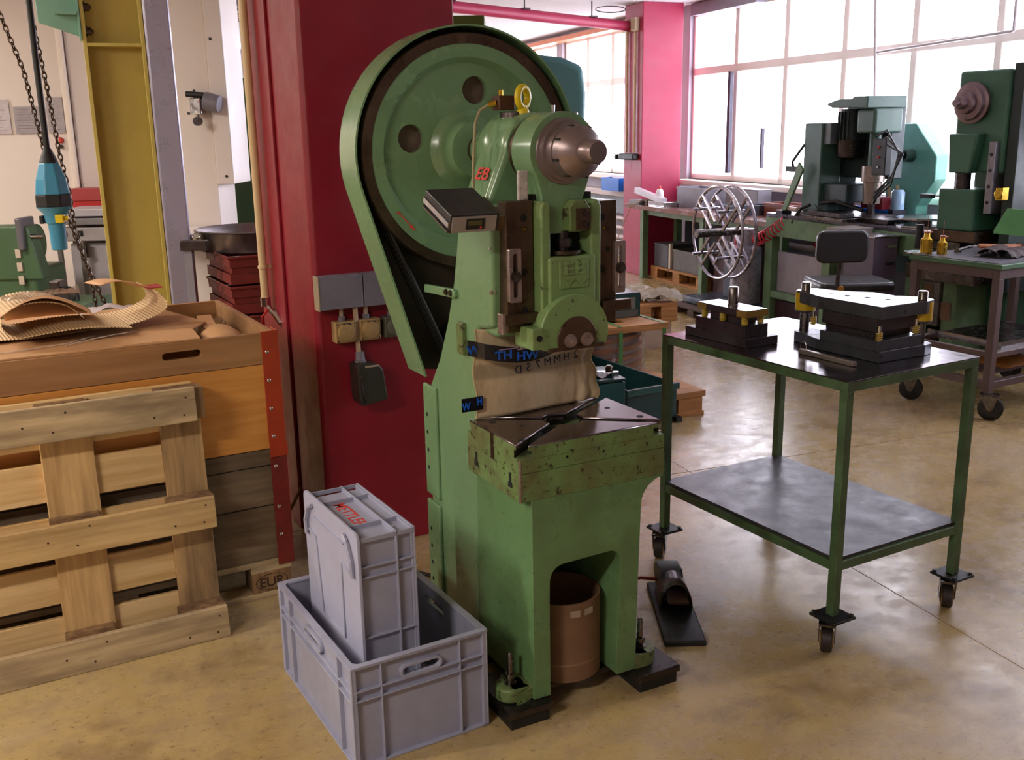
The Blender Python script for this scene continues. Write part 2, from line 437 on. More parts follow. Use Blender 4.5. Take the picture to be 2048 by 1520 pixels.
# ================================================================ eccentric press
def press():
    t = thing('eccentric_press', 'large green eccentric press with a big flywheel in front of the red pillar', 'press', (0.0161, 2.495, 0), 0.4835)
    X0, X1 = 0.035, 0.388
    CX, CZ = 0.234, 1.562
    # --- pedestal with arched opening, extruded along Y
    out = [(X0, 0.06), (X0, 0.655), (0.4675, 0.655)]
    for i in range(9):
        a = PI / 2 + (PI / 2) * i / 8
        out.append((0.466 + 0.075 * math.cos(a), 0.575 + 0.075 * math.sin(a)))
    out += [(0.386, 0.42), (0.380, 0.20), (0.378, 0.06), (0.312, 0.06)]
    arch = [(0.310, 0.12), (0.322, 0.38)]
    for i in range(7): a = 0 + (PI / 2) * i / 6; arch.append((0.287 + 0.035 * math.cos(a), 0.412 + 0.045 * math.sin(a)))
    for i in range(7): a = PI / 2 + (PI / 2) * i / 6; arch.append((0.134 + 0.045 * math.cos(a), 0.408 + 0.045 * math.sin(a)))
    arch += [(0.088, 0.36), (0.088, 0.06)]
    m = MB(); m.plate([out + arch], 0.34, Mxz(0.34))
    m.build('pedestal', GREENF, t, bevel=0.014, seg=4, smooth=True)
    # --- column (C frame) side profile
    side = [(0.335, 0.06), (0.335, 1.03), (0.30, 1.075), (0.215, 1.09), (0.205, 1.38), (0.22, 1.40), (0.44, 1.40), (0.42, 1.36),
            (0.465, 1.19), (0.515, 1.07), (0.585, 0.94), (0.672, 0.83), (0.69, 0.70), (0.69, 0.06)]
    m = MB(); m.prism(side, 'x', X0, X1 + 0.005); m.build('column', GREEN, t, bevel=0.016, seg=4, smooth=True)
    # head cheeks
    m = MB(); m.prism([(0.05, 1.06), (0.425, 1.06), (0.425, 1.425), (0.05, 1.425)], 'y', 0.215, 0.46)
    m.build('head', GREEN, t, bevel=0.016, seg=4, smooth=True)
    m = MB(); m.prism([(0.058, 1.40), (0.352, 1.40), (0.335, 1.56), (0.31, 1.655), (0.16, 1.655), (0.125, 1.56)], 'y', 0.30, 0.46)
    m.build('neck', GREEN, t, bevel=0.02, seg=4, smooth=True)
    # crank housing barrel
    m = MB()
    m.lathe((CX, 0.62, CZ), (0, -1, 0), [(0, 0.05), (0.01, 0.062), (0.03, 0.068), (0.07, 0.072), (0.11, 0.085), (0.13, 0.098), (0.16, 0.110), (0.215, 0.112), (0.232, 0.102), (0.25, 0.098), (0.265, 0.104), (0.30, 0.106), (0.312, 0.102), (0.318, 0.098), (0.32, 0.05)], 48)
    m.build('crank_housing', GREEN, t, smooth=True)
    m = MB(); m.lathe((CX, 0.66, CZ), (0, -1, 0), [(0, 0.047), (0.035, 0.047), (0.037, 0.058), (0.05, 0.058), (0.052, 0.04)], 32)
    m.build('shaft_ring', BROWNST, t, smooth=True)
    m = MB(); m.lathe((CX, 0.302, CZ), (0, -1, 0), [(0, 0.093), (0.045, 0.093)], 40); m.build('bearing_ring', BROWNST, t, smooth=True)
    # crank nose
    m = MB()
    m.lathe((CX, 0.165, CZ), (0, -1, 0), [(0, 0.085), (0.006, 0.089), (0.014, 0.086), (0.016, 0.080), (0.03, 0.078), (0.032, 0.070), (0.055, 0.069), (0.057, 0.064), (0.064, 0.064), (0.066, 0.070), (0.09, 0.068), (0.098, 0.060), (0.122, 0.036), (0.124, 0.0305), (0.172, 0.0305), (0.178, 0.026)], 44)
    nose = m.build('crank_nose', steel('crank nose steel', '#8f7f80', .32, .7, .08, 8, rvar=.05), t, smooth=True)
    m = MB()
    for k in range(8):
        a = 2 * PI * k / 8 + 0.3
        m.box(-0.003, 0.003, -0.014, 0.014, -0.002, 0.0015, Matrix.Translation((CX + 0.0695 * math.cos(a), 0.088, CZ + 0.0695 * math.sin(a))) @ Matrix.Rotation(-a + PI / 2, 4, 'Y'))
    m.build('spanner_slot', DARK, nose)
    # connecting rod: ring + tapered shank
    rr = 0.104
    pts = circ(CX, CZ, rr, 40, -PI * 0.22, PI * 1.2)
    sh = pts + [(0.165, 1.45), (0.168, 1.40), (0.174, 1.345), (0.290, 1.345), (0.290, 1.43), (0.304, 1.465)]
    m = MB(); m.plate([sh], 0.105, Mxz(0.262)); rod = m.build('connecting_rod', GREEN, t, bevel=0.012, seg=3, smooth=True)
    m = MB(); m.prism([(0.228, 1.352), (0.290, 1.352), (0.290, 1.415), (0.276, 1.435), (0.242, 1.435), (0.228, 1.415)], 'y', 0.115, 0.16); m.build('clamp_block', GREENW, rod, bevel=0.003)
    m = MB(); m.box(0.246, 0.290, 0.111, 0.117, 1.354, 1.412); m.build('clamp_face', BROWNST, rod)
    for z in (1.37, 1.40):
        m = MB(); m.lathe((0.272, 0.111, z), (0, -1, 0), [(0, 0.009), (0.012, 0.009), (0.012, 0.005), (0.008, 0.005)], 14); m.build('cap_screw', STEEL, rod)
    # adjusting screw with nut and knurled ring
    m = MB(); m.cyl((0.235, 0.17, 1.285), (0.235, 0.17, 1.35), 0.017); m.lathe((0.235, 0.17, 1.308), (0, 0, 1), [(0, 0.028), (0.022, 0.028)], 6)
    m.lathe((0.237, 0.17, 1.288), (0, 0, 1), [(0, 0.05), (0.01, 0.052)], 48); m.build('adjusting_screw', STEELD, t)
    # black panel standing in for the shade of the recess behind the ram
    m = MB(); m.box(0.14, 0.34, 0.19, 0.216, 1.06, 1.45); m.build('ram_shade_panel', DARK, t)
    # gibs
    def gib(x0, x1, z0, z1, left):
        m = MB(); m.box(x0, x1, 0.168, 0.216, z0, z1); g = m.build('gib', BROWNST, t, bevel=0.002)
        for z in (z1 - 0.045, z1 - 0.19, z1 - 0.295, z0 + 0.03):
            h = MB(); xx = x1 - 0.028 if left else x0 + 0.026
            h.lathe((xx, 0.1685, z), (0, -1, 0), [(0, 0.010), (0.001, 0.010), (0.001, 0.006)], 16); h.build('screw_hole', DARK, g)
        h = MB(); h.lathe((x1 - 0.05 if left else x0 + 0.045, 0.1685, z1 - 0.135), (0, -1, 0), [(0, 0.0075), (0.001, 0.0075)], 14); h.build('screw_hole', DARK, g)
        h = MB(); h.lathe((x1 - 0.026 if left else x0 + 0.03, 0.168, z1 - 0.075), (0, -1, 0), [(0, 0.005), (0.004, 0.003)], 10); h.build('oil_nipple', BRASS, g)
        return g
    gl = gib(0.060, 0.142, 1.082, 1.436, True); gr = gib(0.338, 0.412, 1.082, 1.425, False)
    for (x0, z0, z1) in ((0.060, 1.167, 1.312), (0.396, 1.165, 1.312)):
        m = MB(); m.plate([rrect(x0, x0 + 0.036, z0, z1, 0.005), slot(x0 + 0.018, (z0 + z1) / 2, 0.12, 0.014, vert=True)], 0.016, Mxz(0.167))
        br = m.build('slotted_bracket', EDGE, t, bevel=0.0015)
        m = MB(); hexbolt(m, (x0 + 0.018, 0.15, (z0 + z1) / 2 - 0.002), (0, -1, 0), 0.011, 0.012); m.build('bolt', STEEL, br)
    # stop bars
    m = MB(); m.box(0.036, 0.150, 0.145, 0.166, 1.108, 1.136); b_ = m.build('stop_bar', BROWNST, t, bevel=0.002)
    m = MB(); m.box(0.030, 0.040, 0.14, 0.17, 1.085, 1.14); m.build('end_clip', EDGE, b_, bevel=0.001)
    m = MB(); m.box(0.352, 0.45, 0.145, 0.166, 1.115, 1.145); m.build('stop_bar', BROWNST, t, bevel=0.002)
    # notched rod and grey felt strip
    m = MB(); m.box(0.105, 0.136, 0.178, 0.19, 1.436, 1.515); m.build('felt_strip', paint('grey felt', '#c5bdbc', 0.9, 0, 0.2, 60, bump=0.6, bscale=200), t, bevel=0.004)
    # bolts on the head cheek
    for (y, z) in ((0.2, 1.31), (0.2, 1.19)):
        m = MB(); hexbolt(m, (0.045, y + 0.02, z), (-1, -0.25, 0), 0.0075, 0.007, stud=0.004); m.build('nut', BRIGHT, t)
    # ram: two side flanges, pad, disc
    ram = []
    for (x0, x1) in ((0.146, 0.176), (0.302, 0.336)):
        fl_ = [(x0, 1.06), (x1, 1.06), (x1, 1.415)] + [((x0 + x1) / 2 + (x1 - x0) / 2 * math.cos(a), 1.415 + 0.02 * math.sin(a)) for a in (PI / 4, PI / 2, 3 * PI / 4)] + [(x0, 1.415)]
        m = MB(); m.prism(fl_, 'y', 0.13, 0.205); m.build('ram_flange', GREENR, t, bevel=0.006, seg=3, smooth=True)
    m = MB(); m.box(0.165, 0.315, 0.122, 0.205, 1.07, 1.285); m.build('ram_body', GREENR, t, bevel=0.008, seg=3)
    # relief badge
    bd = MB(); bd.box(0.196, 0.288, 0.117, 0.124, 1.198, 1.272); bdo = bd.build('badge', GREENR, t, bevel=0.002)
    bd = MB(); bd.text('EB', 0.045, 0.004, Mxz(0.117) @ Matrix.Translation((0.242, 1.25, 0)), 0.0006, sx=1.5)
    for k in range(2):
        xx = 0.222 + 0.042 * k
        bd.prism([(xx - 0.018, 1.222), (xx - 0.012, 1.222), (xx, 1.212), (xx + 0.012, 1.222), (xx + 0.018, 1.222), (xx, 1.205)], 'y', 0.113, 0.118)
    bd.build('raised_letters', GREENR, bdo)
    # disc, cut flat below
    def cutdisc(cx, cz, r, zc, n=40):
        a0 = math.asin((zc - cz) / r); return [(cx + r * math.cos(a0 + (PI - 2 * a0) * i / n), cz + r * math.sin(a0 + (PI - 2 * a0) * i / n)) for i in range(n + 1)]
    m = MB(); m.prism(cutdisc(CX, 1.075, 0.108, 1.036), 'y', 0.104, 0.20); m.build('ram_disc', GREENR, t, bevel=0.003, smooth=True)
    m = MB(); m.prism(cutdisc(CX, 1.075, 0.1065, 1.036), 'y', 0.1, 0.105)
    m.build('disc_face', GREENR, t)
    m = MB(); m.prism(cutdisc(CX + 0.004, 1.06, 0.062, 1.030), 'y', 0.096, 0.106); dk = m.build('clamp_disc', BROWNST, t, bevel=0.001, smooth=True)
    for x in (0.215, 0.268):
        m = MB(); hexbolt(m, (x, 0.096, 1.056), (0, -1, 0), 0.013, 0.014, stud=0.006); m.build('hex_bolt', EDGE, dk)
    m = MB(); m.box(0.146, 0.326, 0.094, 0.115, 1.030, 1.041); m.build('base_bar', BROWNST, t, bevel=0.002)
    m = MB(); m.box(0.098, 0.158, 0.10, 0.2, 1.04, 1.10); ear = m.build('side_lug', GREENR, t, bevel=0.004)
    m = MB(); m.lathe((0.12, 0.0995, 1.072), (0, -1, 0), [(0, 0.009), (0.001, 0.009)], 16); m.build('lug_hole', DARK, ear)
    # --- table
    W, D, ZT = 0.4675, 0.321, 0.813
    m = MB(); m.box(0, W, 0, D, 0.655, 0.7345); m.build('table_base', GREENW, t, bevel=0.002)
    m = MB(); m.box(0, W, 0, D, 0.7355, 0.775); m.build('table_block', GREENW, t, bevel=0.0015)
    hc = (0.236, 0.176); hr = 0.060
    cs = [(0, 0), (W, 0), (W, D), (0, D)]
    names = ['front', 'right', 'rear', 'left']
    for wv, zl, zh, smt in ((0.0155, 0.799, 0.813, TOPST), (0.0235, 0.775, 0.799, STEELD)):
     for k in range(4):
        A = Vector(cs[k]); B = Vector(cs[(k + 1) % 4]); H = Vector(hc)
        uA = (H - A).normalized(); uB = (H - B).normalized(); e = (B - A).normalized(); inn = Vector((-e.y, e.x))
        nA = Vector((-uA.y, uA.x));  nA = nA if nA.dot(B - A) > 0 else -nA
        nB = Vector((-uB.y, uB.x));  nB = nB if nB.dot(A - B) > 0 else -nB
        sA = wv / abs(uA.cross(e)); sB = wv / abs(uB.cross(e))
        ta = math.sqrt(hr ** 2 - wv ** 2)
        PA = H - uA * ta + nA * wv; PB = H - uB * ta + nB * wv
        a1 = math.atan2(PB.y - H.y, PB.x - H.x); a0 = math.atan2(PA.y - H.y, PA.x - H.x)
        da = (a0 - a1)
        while da > PI: da -= 2 * PI
        while da < -PI: da += 2 * PI
        pl = [tuple(A + e * sA), tuple(B - e * sB)] + [(H.x + hr * math.cos(a1 + da * i / 8), H.y + hr * math.sin(a1 + da * i / 8)) for i in range(9)]
        m = MB(); m.plate([pl], zh - zl, Matrix.Translation((0, 0, zl))); m.build('table_segment' if zh > .8 else 'slot_wall', smt, t, bevel=0.0012, seg=1)
        # green painted face under the top lip
        o_ = -inn * 0.0012
        zq = min(.8085, zh); q0 = A + e * (sA) + o_; q1 = B - e * sB + o_
        m = MB(); m.hexa([(q0.x, q0.y, zl), (q1.x, q1.y, zl), (q1.x - o_.x * .9, q1.y - o_.y * .9, zl), (q0.x - o_.x * .9, q0.y - o_.y * .9, zl)],
                         [(q0.x, q0.y, zq), (q1.x, q1.y, zq), (q1.x - o_.x * .9, q1.y - o_.y * .9, zq), (q0.x - o_.x * .9, q0.y - o_.y * .9, zq)])
        m.build('painted_edge', GREENW, t)
    m = MB(); m.lathe((hc[0], hc[1], 0.7755), (0, 0, 1), [(0, 0.052), (0.0008, 0.052)], 40); m.build('bolster_hole', DARK, t)
    # corner edges polished
    m = MB(); m.box(-0.002, 0.004, -0.002, 0.004, 0.655, 0.776); m.build('corner_edge', EDGE, t, bevel=0.001)
    # groove and T-slots on the left side face
    m = MB(); m.box(-0.0012, 0.0, 0.148, 0.168, 0.7355, 0.8128); m.build('side_groove', BROWNST, t)
    for y in (0.055, 0.262):
        m = MB(); m.prism([(y - 0.006, 0.727), (y + 0.006, 0.727), (y + 0.006, 0.702), (y + 0.011, 0.698), (y + 0.012, 0.685), (y - 0.012, 0.685), (y - 0.011, 0.698), (y - 0.006, 0.702)], 'x', -0.0015, 0.004); m.build('tee_slot', DARK, t)
    for (x, z) in ((0.145, 0.762), (0.262, 0.758)):
        m = MB(); m.lathe((x, 0.0, z), (0, -1, 0), [(0, 0.004), (0.001, 0.004)], 12); m.build('face_hole', DARK, t)
    for (x, y, r_) in ((0.045, 0.245, 0.011), (0.10, 0.17, 0.006), (0.035, 0.055, 0.009), (0.42, 0.29, 0.010), (0.405, 0.20, 0.008), (0.435, 0.075, 0.010), (0.13, 0.29, 0.005), (0.17, 0.29, 0.005), (0.21, 0.29, 0.005), (0.26, 0.30, 0.005)):
        m = MB(); m.lathe((x, y, 0.8131), (0, 0, 1), [(0, r_), (0.0006, r_)], 18); m.build('tapped_hole', DARK, t)
    # end of side bolt on the table's right side
    m = MB(); m.box(W, W + 0.012, 0.03, 0.05, 0.752, 0.775); m.build('side_clamp', BRIGHT, t, bevel=0.001)
    # --- feet
    for (x0, x1, y0, y1, bx, by) in ((-0.058, 0.082, -0.028, 0.20, -0.012, 0.055), (0.362, 0.512, -0.045, 0.20, 0.425, 0.045)):
        m = MB(); m.box(x0, x1, y0, y1, 0.036, 0.058); pd = m.build('foot_plate', STEELD, t, bevel=0.004)
        m = MB(); m.box(x0 + 0.008, x1 - 0.008, y0 + 0.008, y1 - 0.008, 0.0, 0.036); m.build('rubber_pad', BLACK, pd, bevel=0.003)
        left = x0 < 0.2
        m = MB(); r_ = 0.045
        m.prism([(bx + r_ * math.cos(a), by + r_ * math.sin(a)) for a in [2 * PI * i / 20 for i in range(20)]], 'z', 0.058, 0.10)
        xa, xb = (bx, 0.06) if left else (0.375, bx)
        m.box(xa, xb, by - 0.045, by + 0.045, 0.058, 0.10)
        m.build('foot_boss', GREENW, t, bevel=0.008, seg=3, smooth=True)
        m = MB(); m.lathe((bx, by, 0.10), (0, 0, 1), [(0, 0.018), (0.004, 0.018), (0.004, 0.012), (0.02, 0.012), (0.02, 0.016), (0.032, 0.016), (0.032, 0.009), (0.09, 0.009), (0.095, 0.005)], 12); m.build('levelling_bolt', STEEL, t, smooth=True)
    m = MB(); m.box(0.085, 0.32, 0.05, 0.5, 0.045, 0.06); m.build('floor_tray', STEELD, t)
    m = MB(); m.box(0.03, 0.395, 0.335, 0.7, 0.0, 0.06); m.build('rear_foot', STEELD, t)
    # --- flywheel
    FY = 0.735
    m = MB()
    m.lathe((CX, FY + 0.11, 1.552), (0, -1, 0), [(0, 0.360), (0.002, 0.365), (0.105, 0.365), (0.11, 0.362), (0.11, 0.332), (0.104, 0.330), (0.0, 0.330)], 96, caps=False)
    fw = m.build('flywheel_rim', BROWNST, t, smooth=True)
    holes = []
    for a in (math.radians(166), math.radians(80), math.radians(-8), math.radians(256)):
        holes.append(circ(CX + 0.196 * math.cos(a), 1.552 + 0.196 * math.sin(a), 0.043, 26))
    m = MB(); m.plate([circ(CX, 1.552, 0.285, 80)] + holes, 0.02, Mxz(FY + 0.05)); m.build('flywheel_web', GREEN, t, smooth=True)
    m = MB(); m.lathe((CX, FY + 0.035, 1.552), (0, -1, 0), [(0, 0.272), (0.004, 0.275), (0.025, 0.288), (0.030, 0.292), (0.032, 0.331), (0.02, 0.333)], 96, caps=False)
    m.build('flywheel_ring', GREEN, t, smooth=True)
    m = MB(); m.lathe((CX, FY + 0.05, CZ), (0, -1, 0), [(0, 0.14), (0.018, 0.13), (0.03, 0.108), (0.045, 0.095), (0.075, 0.088), (0.088, 0.082), (0.092, 0.055)], 48); m.build('flywheel_hub', GREEN, t, smooth=True)
    m = MB(); m.plate([circ(CX, 1.552, 0.30, 60)], 0.004, Mxz(FY + 0.075)); m.build('added_hole_backing', paint('hole backing brown', '#7a685c', .5), t)  # added brown disc, colours the wheel holes where no light reaches
    # painted arrow on the ring
    m = MB(); a = math.radians(222); ac = (CX + 0.305 * math.cos(a), 1.552 + 0.305 * math.sin(a))
    A4 = Mxz(FY + 0.001) @ Matrix.Translation((ac[0], ac[1], 0)) @ Matrix.Rotation(a + PI / 2, 4, 'Z')
    m.plate([[(-0.04, 0.004), (-0.045, -0.006), (-0.035, -0.0015), (0.02, -0.0015), (0.018, -0.006), (0.042, 0.0), (0.018, 0.006), (0.02, 0.0015), (-0.03, 0.0015)]], 0.001, A4)
    m.build('red_arrow', REDL, t, label='red direction arrow')
    # --- belt guard: band round the wheel and down to the column
    gc = (CX - 0.0, 1.552); gr_ = 0.388
    P0 = Vector((0.045, 0.845)); P1 = Vector((0.33, 0.80))
    def tang(P, sgn):
        d = Vector(gc) - P; L = d.length; b = math.atan2(P.y - gc[1], P.x - gc[0]); th = math.acos(gr_ / L)
        return b + sgn * th
    aL = tang(P0, -1); aR = tang(P1, 1)
    while aR > aL: aL += 2 * PI
    path = []
    for i in range(65):
        a = aR + (aL - aR) * i / 64
        path.append((gc[0] + gr_ * math.cos(a), gc[1] + gr_ * math.sin(a)))
    path = [tuple(P1)] + path + [tuple(P0)]
    inner = []
    cen = Vector((gc[0], gc[1] - 0.1))
    n = len(path)
    for i, p in enumerate(path):
        a_ = Vector(path[max(i - 1, 0)]); b_ = Vector(path[min(i + 1, n - 1)]); tt = (b_ - a_).normalized(); nn = Vector((-tt.y, tt.x))
        inner.append(tuple(Vector(p) + nn * 0.006))
    m = MB()
    for i in range(n - 1):
        a_, b_, c_, d_ = path[i], path[i + 1], inner[i + 1], inner[i]
        q = [m.bm.verts.new((p[0], y, p[1])) for y in (FY - 0.01, FY + 0.135) for p in (a_, b_, c_, d_)]
        for f in ((0, 1, 2, 3), (7, 6, 5, 4), (0, 4, 5, 1), (2, 6, 7, 3)): m.bm.faces.new([q[k] for k in f])
    m.build('belt_guard_band', GREEN, t, smooth=True)
    m = MB(); m.plate([path], 0.004, Mxz(FY + 0.139)); m.build('belt_guard_back', paint('dark brown guard inside', '#3c3028', 0.55, 0, 0.2, 5), t)  # inside face in one dark brown tone
    # v-belts running down in the guard
    for y in (FY + 0.03, FY + 0.055, FY + 0.08):
        m = MB(); m.tube([(0.234 + 0.345 * math.cos(a), y, 1.552 + 0.345 * math.sin(a)) for a in [math.radians(205 + 0 * i) for i in range(1)]] + [(0.10, y, 1.0), (0.16, y, 0.86)], 0.008, 6)
        m.build('drive_belt', BLACK, t)
    m = MB(); m.cyl((0.20, FY + 0.02, 0.93), (0.20, FY + 0.11, 0.93), 0.06, n=28); m.build('motor_pulley', STEELD, t)
    # guard brackets
    m = MB(); m.prism([(0.43, 1.15), (0.44, 1.145), (0.655, 1.135), (0.655, 1.160), (0.44, 1.172), (0.43, 1.165)], 'x', 0.022, 0.036); br = m.build('guard_bracket', GREEN, t, bevel=0.003)
    for y in (0.455, 0.485):
        m = MB(); hexbolt(m, (0.022, y, 1.158), (-1, 0, 0), 0.007, 0.005); m.build('bolt', STEEL, br)
    # bolted strips on the back edge
    for (z0, z1) in ((0.46, 0.835), (0.12, 0.44)):
        m = MB(); m.box(0.024, 0.038, 0.605, 0.705, z0, z1); st = m.build('edge_strip', GREEN, t, bevel=0.008, seg=3)
        for k in range(4):
            m = MB(); m.lathe((0.0245, 0.675, z1 - 0.10 - 0.06 * k), (-1, 0, 0), [(0, 0.007), (0.001, 0.007)], 12); m.build('screw_hole', DARK, st)
    m = MB(); m.box(0.02, 0.037, 0.38, 0.42, 0.985, 1.08); m.build('small_cover', GREENW, t, bevel=0.003)
    # top fittings
    m = MB(); m.lathe((CX - 0.02, 0.40, 1.648), (0, 0, 1), [(0, 0.042), (0.02, 0.042), (0.022, 0.038)], 32); m.build('top_flange', STEEL, t, smooth=True)
    ey = [(CX - 0.005 + 0.0 , 0.355, 1.735)]
    m = MB(); m.tube([(CX - 0.01 + 0.021 * math.cos(a), 0.365 + 0.010 * math.cos(a), 1.709 + 0.027 * math.sin(a)) for a in [2 * PI * i / 28 for i in range(28)]], 0.0105, 10, closed=True)
    m.lathe((CX - 0.01, 0.365, 1.664), (0, 0, 1), [(0, 0.018), (0.010, 0.017), (0.016, 0.011), (0.022, 0.010)], 18)
    m.build('lifting_eye', YEL, t, smooth=True, label='yellow lifting eye bolt')
    m = MB(); m.box(0.165, 0.215, 0.395, 0.44, 1.675, 1.715); vb = m.build('valve_block', paint('brown valve block', '#4a2a22', 0.4), t, bevel=0.002)
    m = MB(); m.cyl((0.165, 0.415, 1.695), (0.145, 0.425, 1.69), 0.009); m.cyl((0.18, 0.415, 1.715), (0.18, 0.415, 1.73), 0.007); m.build('fitting', BRASS, vb)
    pts = [(0.145, 0.425, 1.69), (0.12, 0.43, 1.675), (0.10, 0.42, 1.64), (0.075, 0.38, 1.58), (0.05, 0.34, 1.50), (0.035, 0.31, 1.44)]
    m = MB(); m.tube(pts, 0.0042, 8); m.build('signal_cable', paint('beige cable', '#9c9272', 0.5), t, smooth=True)
    # lubrication nipples on the housing
    for (x, y, z) in ((0.25, 0.24, 1.672), (0.28, 0.17, 1.65)):
        m = MB(); m.cyl((x, y, z - 0.01), (x, y, z + 0.012), 0.004, 0.0055, 8); m.build('oil_nipple', BRIGHT, t)
    # red letters on the neck side
    m = MB(); Mx = Matrix(((0, 0, -1, 0), (-1, 0, 0, 0), (0, 1, 0, 0), (0, 0, 0, 1)))
    m.text('EB', 0.05, 0.002, Matrix.Translation((0.095, 0.37, 1.50)) @ Matrix.Rotation(0.435, 4, 'Y') @ Mx, 0.0008, sx=1.5)
    m.build('red_letters', REDL, t)
    return t
PRESS = press()
PF = Matrix.Translation((0.0161, 2.495, 0)) @ Matrix.Rotation(0.4835, 4, 'Z')

# digital counter clipped to the press neck
CASE = paint('black instrument case', '#1c191b', 0.35)
def counter():
    M = PF @ Matrix.Translation((-0.128, 0.115, 1.366)) @ Matrix.Rotation(-0.02, 4, 'Z')
    t = thing('digital_counter', 'small black digital counter box clipped to the side of the press neck', 'counter')
    t.matrix_world = M @ Matrix.Rotation(0.34, 4, 'X') @ Matrix.Scale(.94, 4)
    m = MB(); m.box(0, 0.145, 0.004, 0.19, 0, 0.052); m.build('case', CASE, t, bevel=0.002)
    m = MB(); m.box(0.004, 0.135, 0, 0.006, 0.003, 0.048); m.build('front_panel', paint('grey panel', '#8f8682', 0.4), t)
    m = MB(); m.box(0.045, 0.10, -0.003, 0.001, 0.012, 0.042); d = m.build('display', BLACK, t, bevel=0.001)
    m = MB(); m.box(0.05, 0.09, -0.0036, -0.002, 0.024, 0.038); m.build('screen', paint('dim lcd', '#4c4a28', 0.3), d)
    m = MB(); m.lathe((0.088, -0.003, 0.018), (0, -1, 0), [(0, 0.003), (0.002, 0.003)], 10); m.build('red_button', REDL, d)
    m = MB(); m.box(-0.004, 0.0, 0.01, 0.19, 0.015, 0.03); m.build('side_fin', BRIGHT, t)
    m = MB(); m.box(-0.005, 0.0, 0.01, 0.19, 0.0, 0.006); m.build('side_fin', STEEL, t)
    m = MB(); m.box(0.145, 0.165, 0.01, 0.15, -0.004, 0.04); m.build('mounting_bracket', BROWNST, t)
    return t
counter()

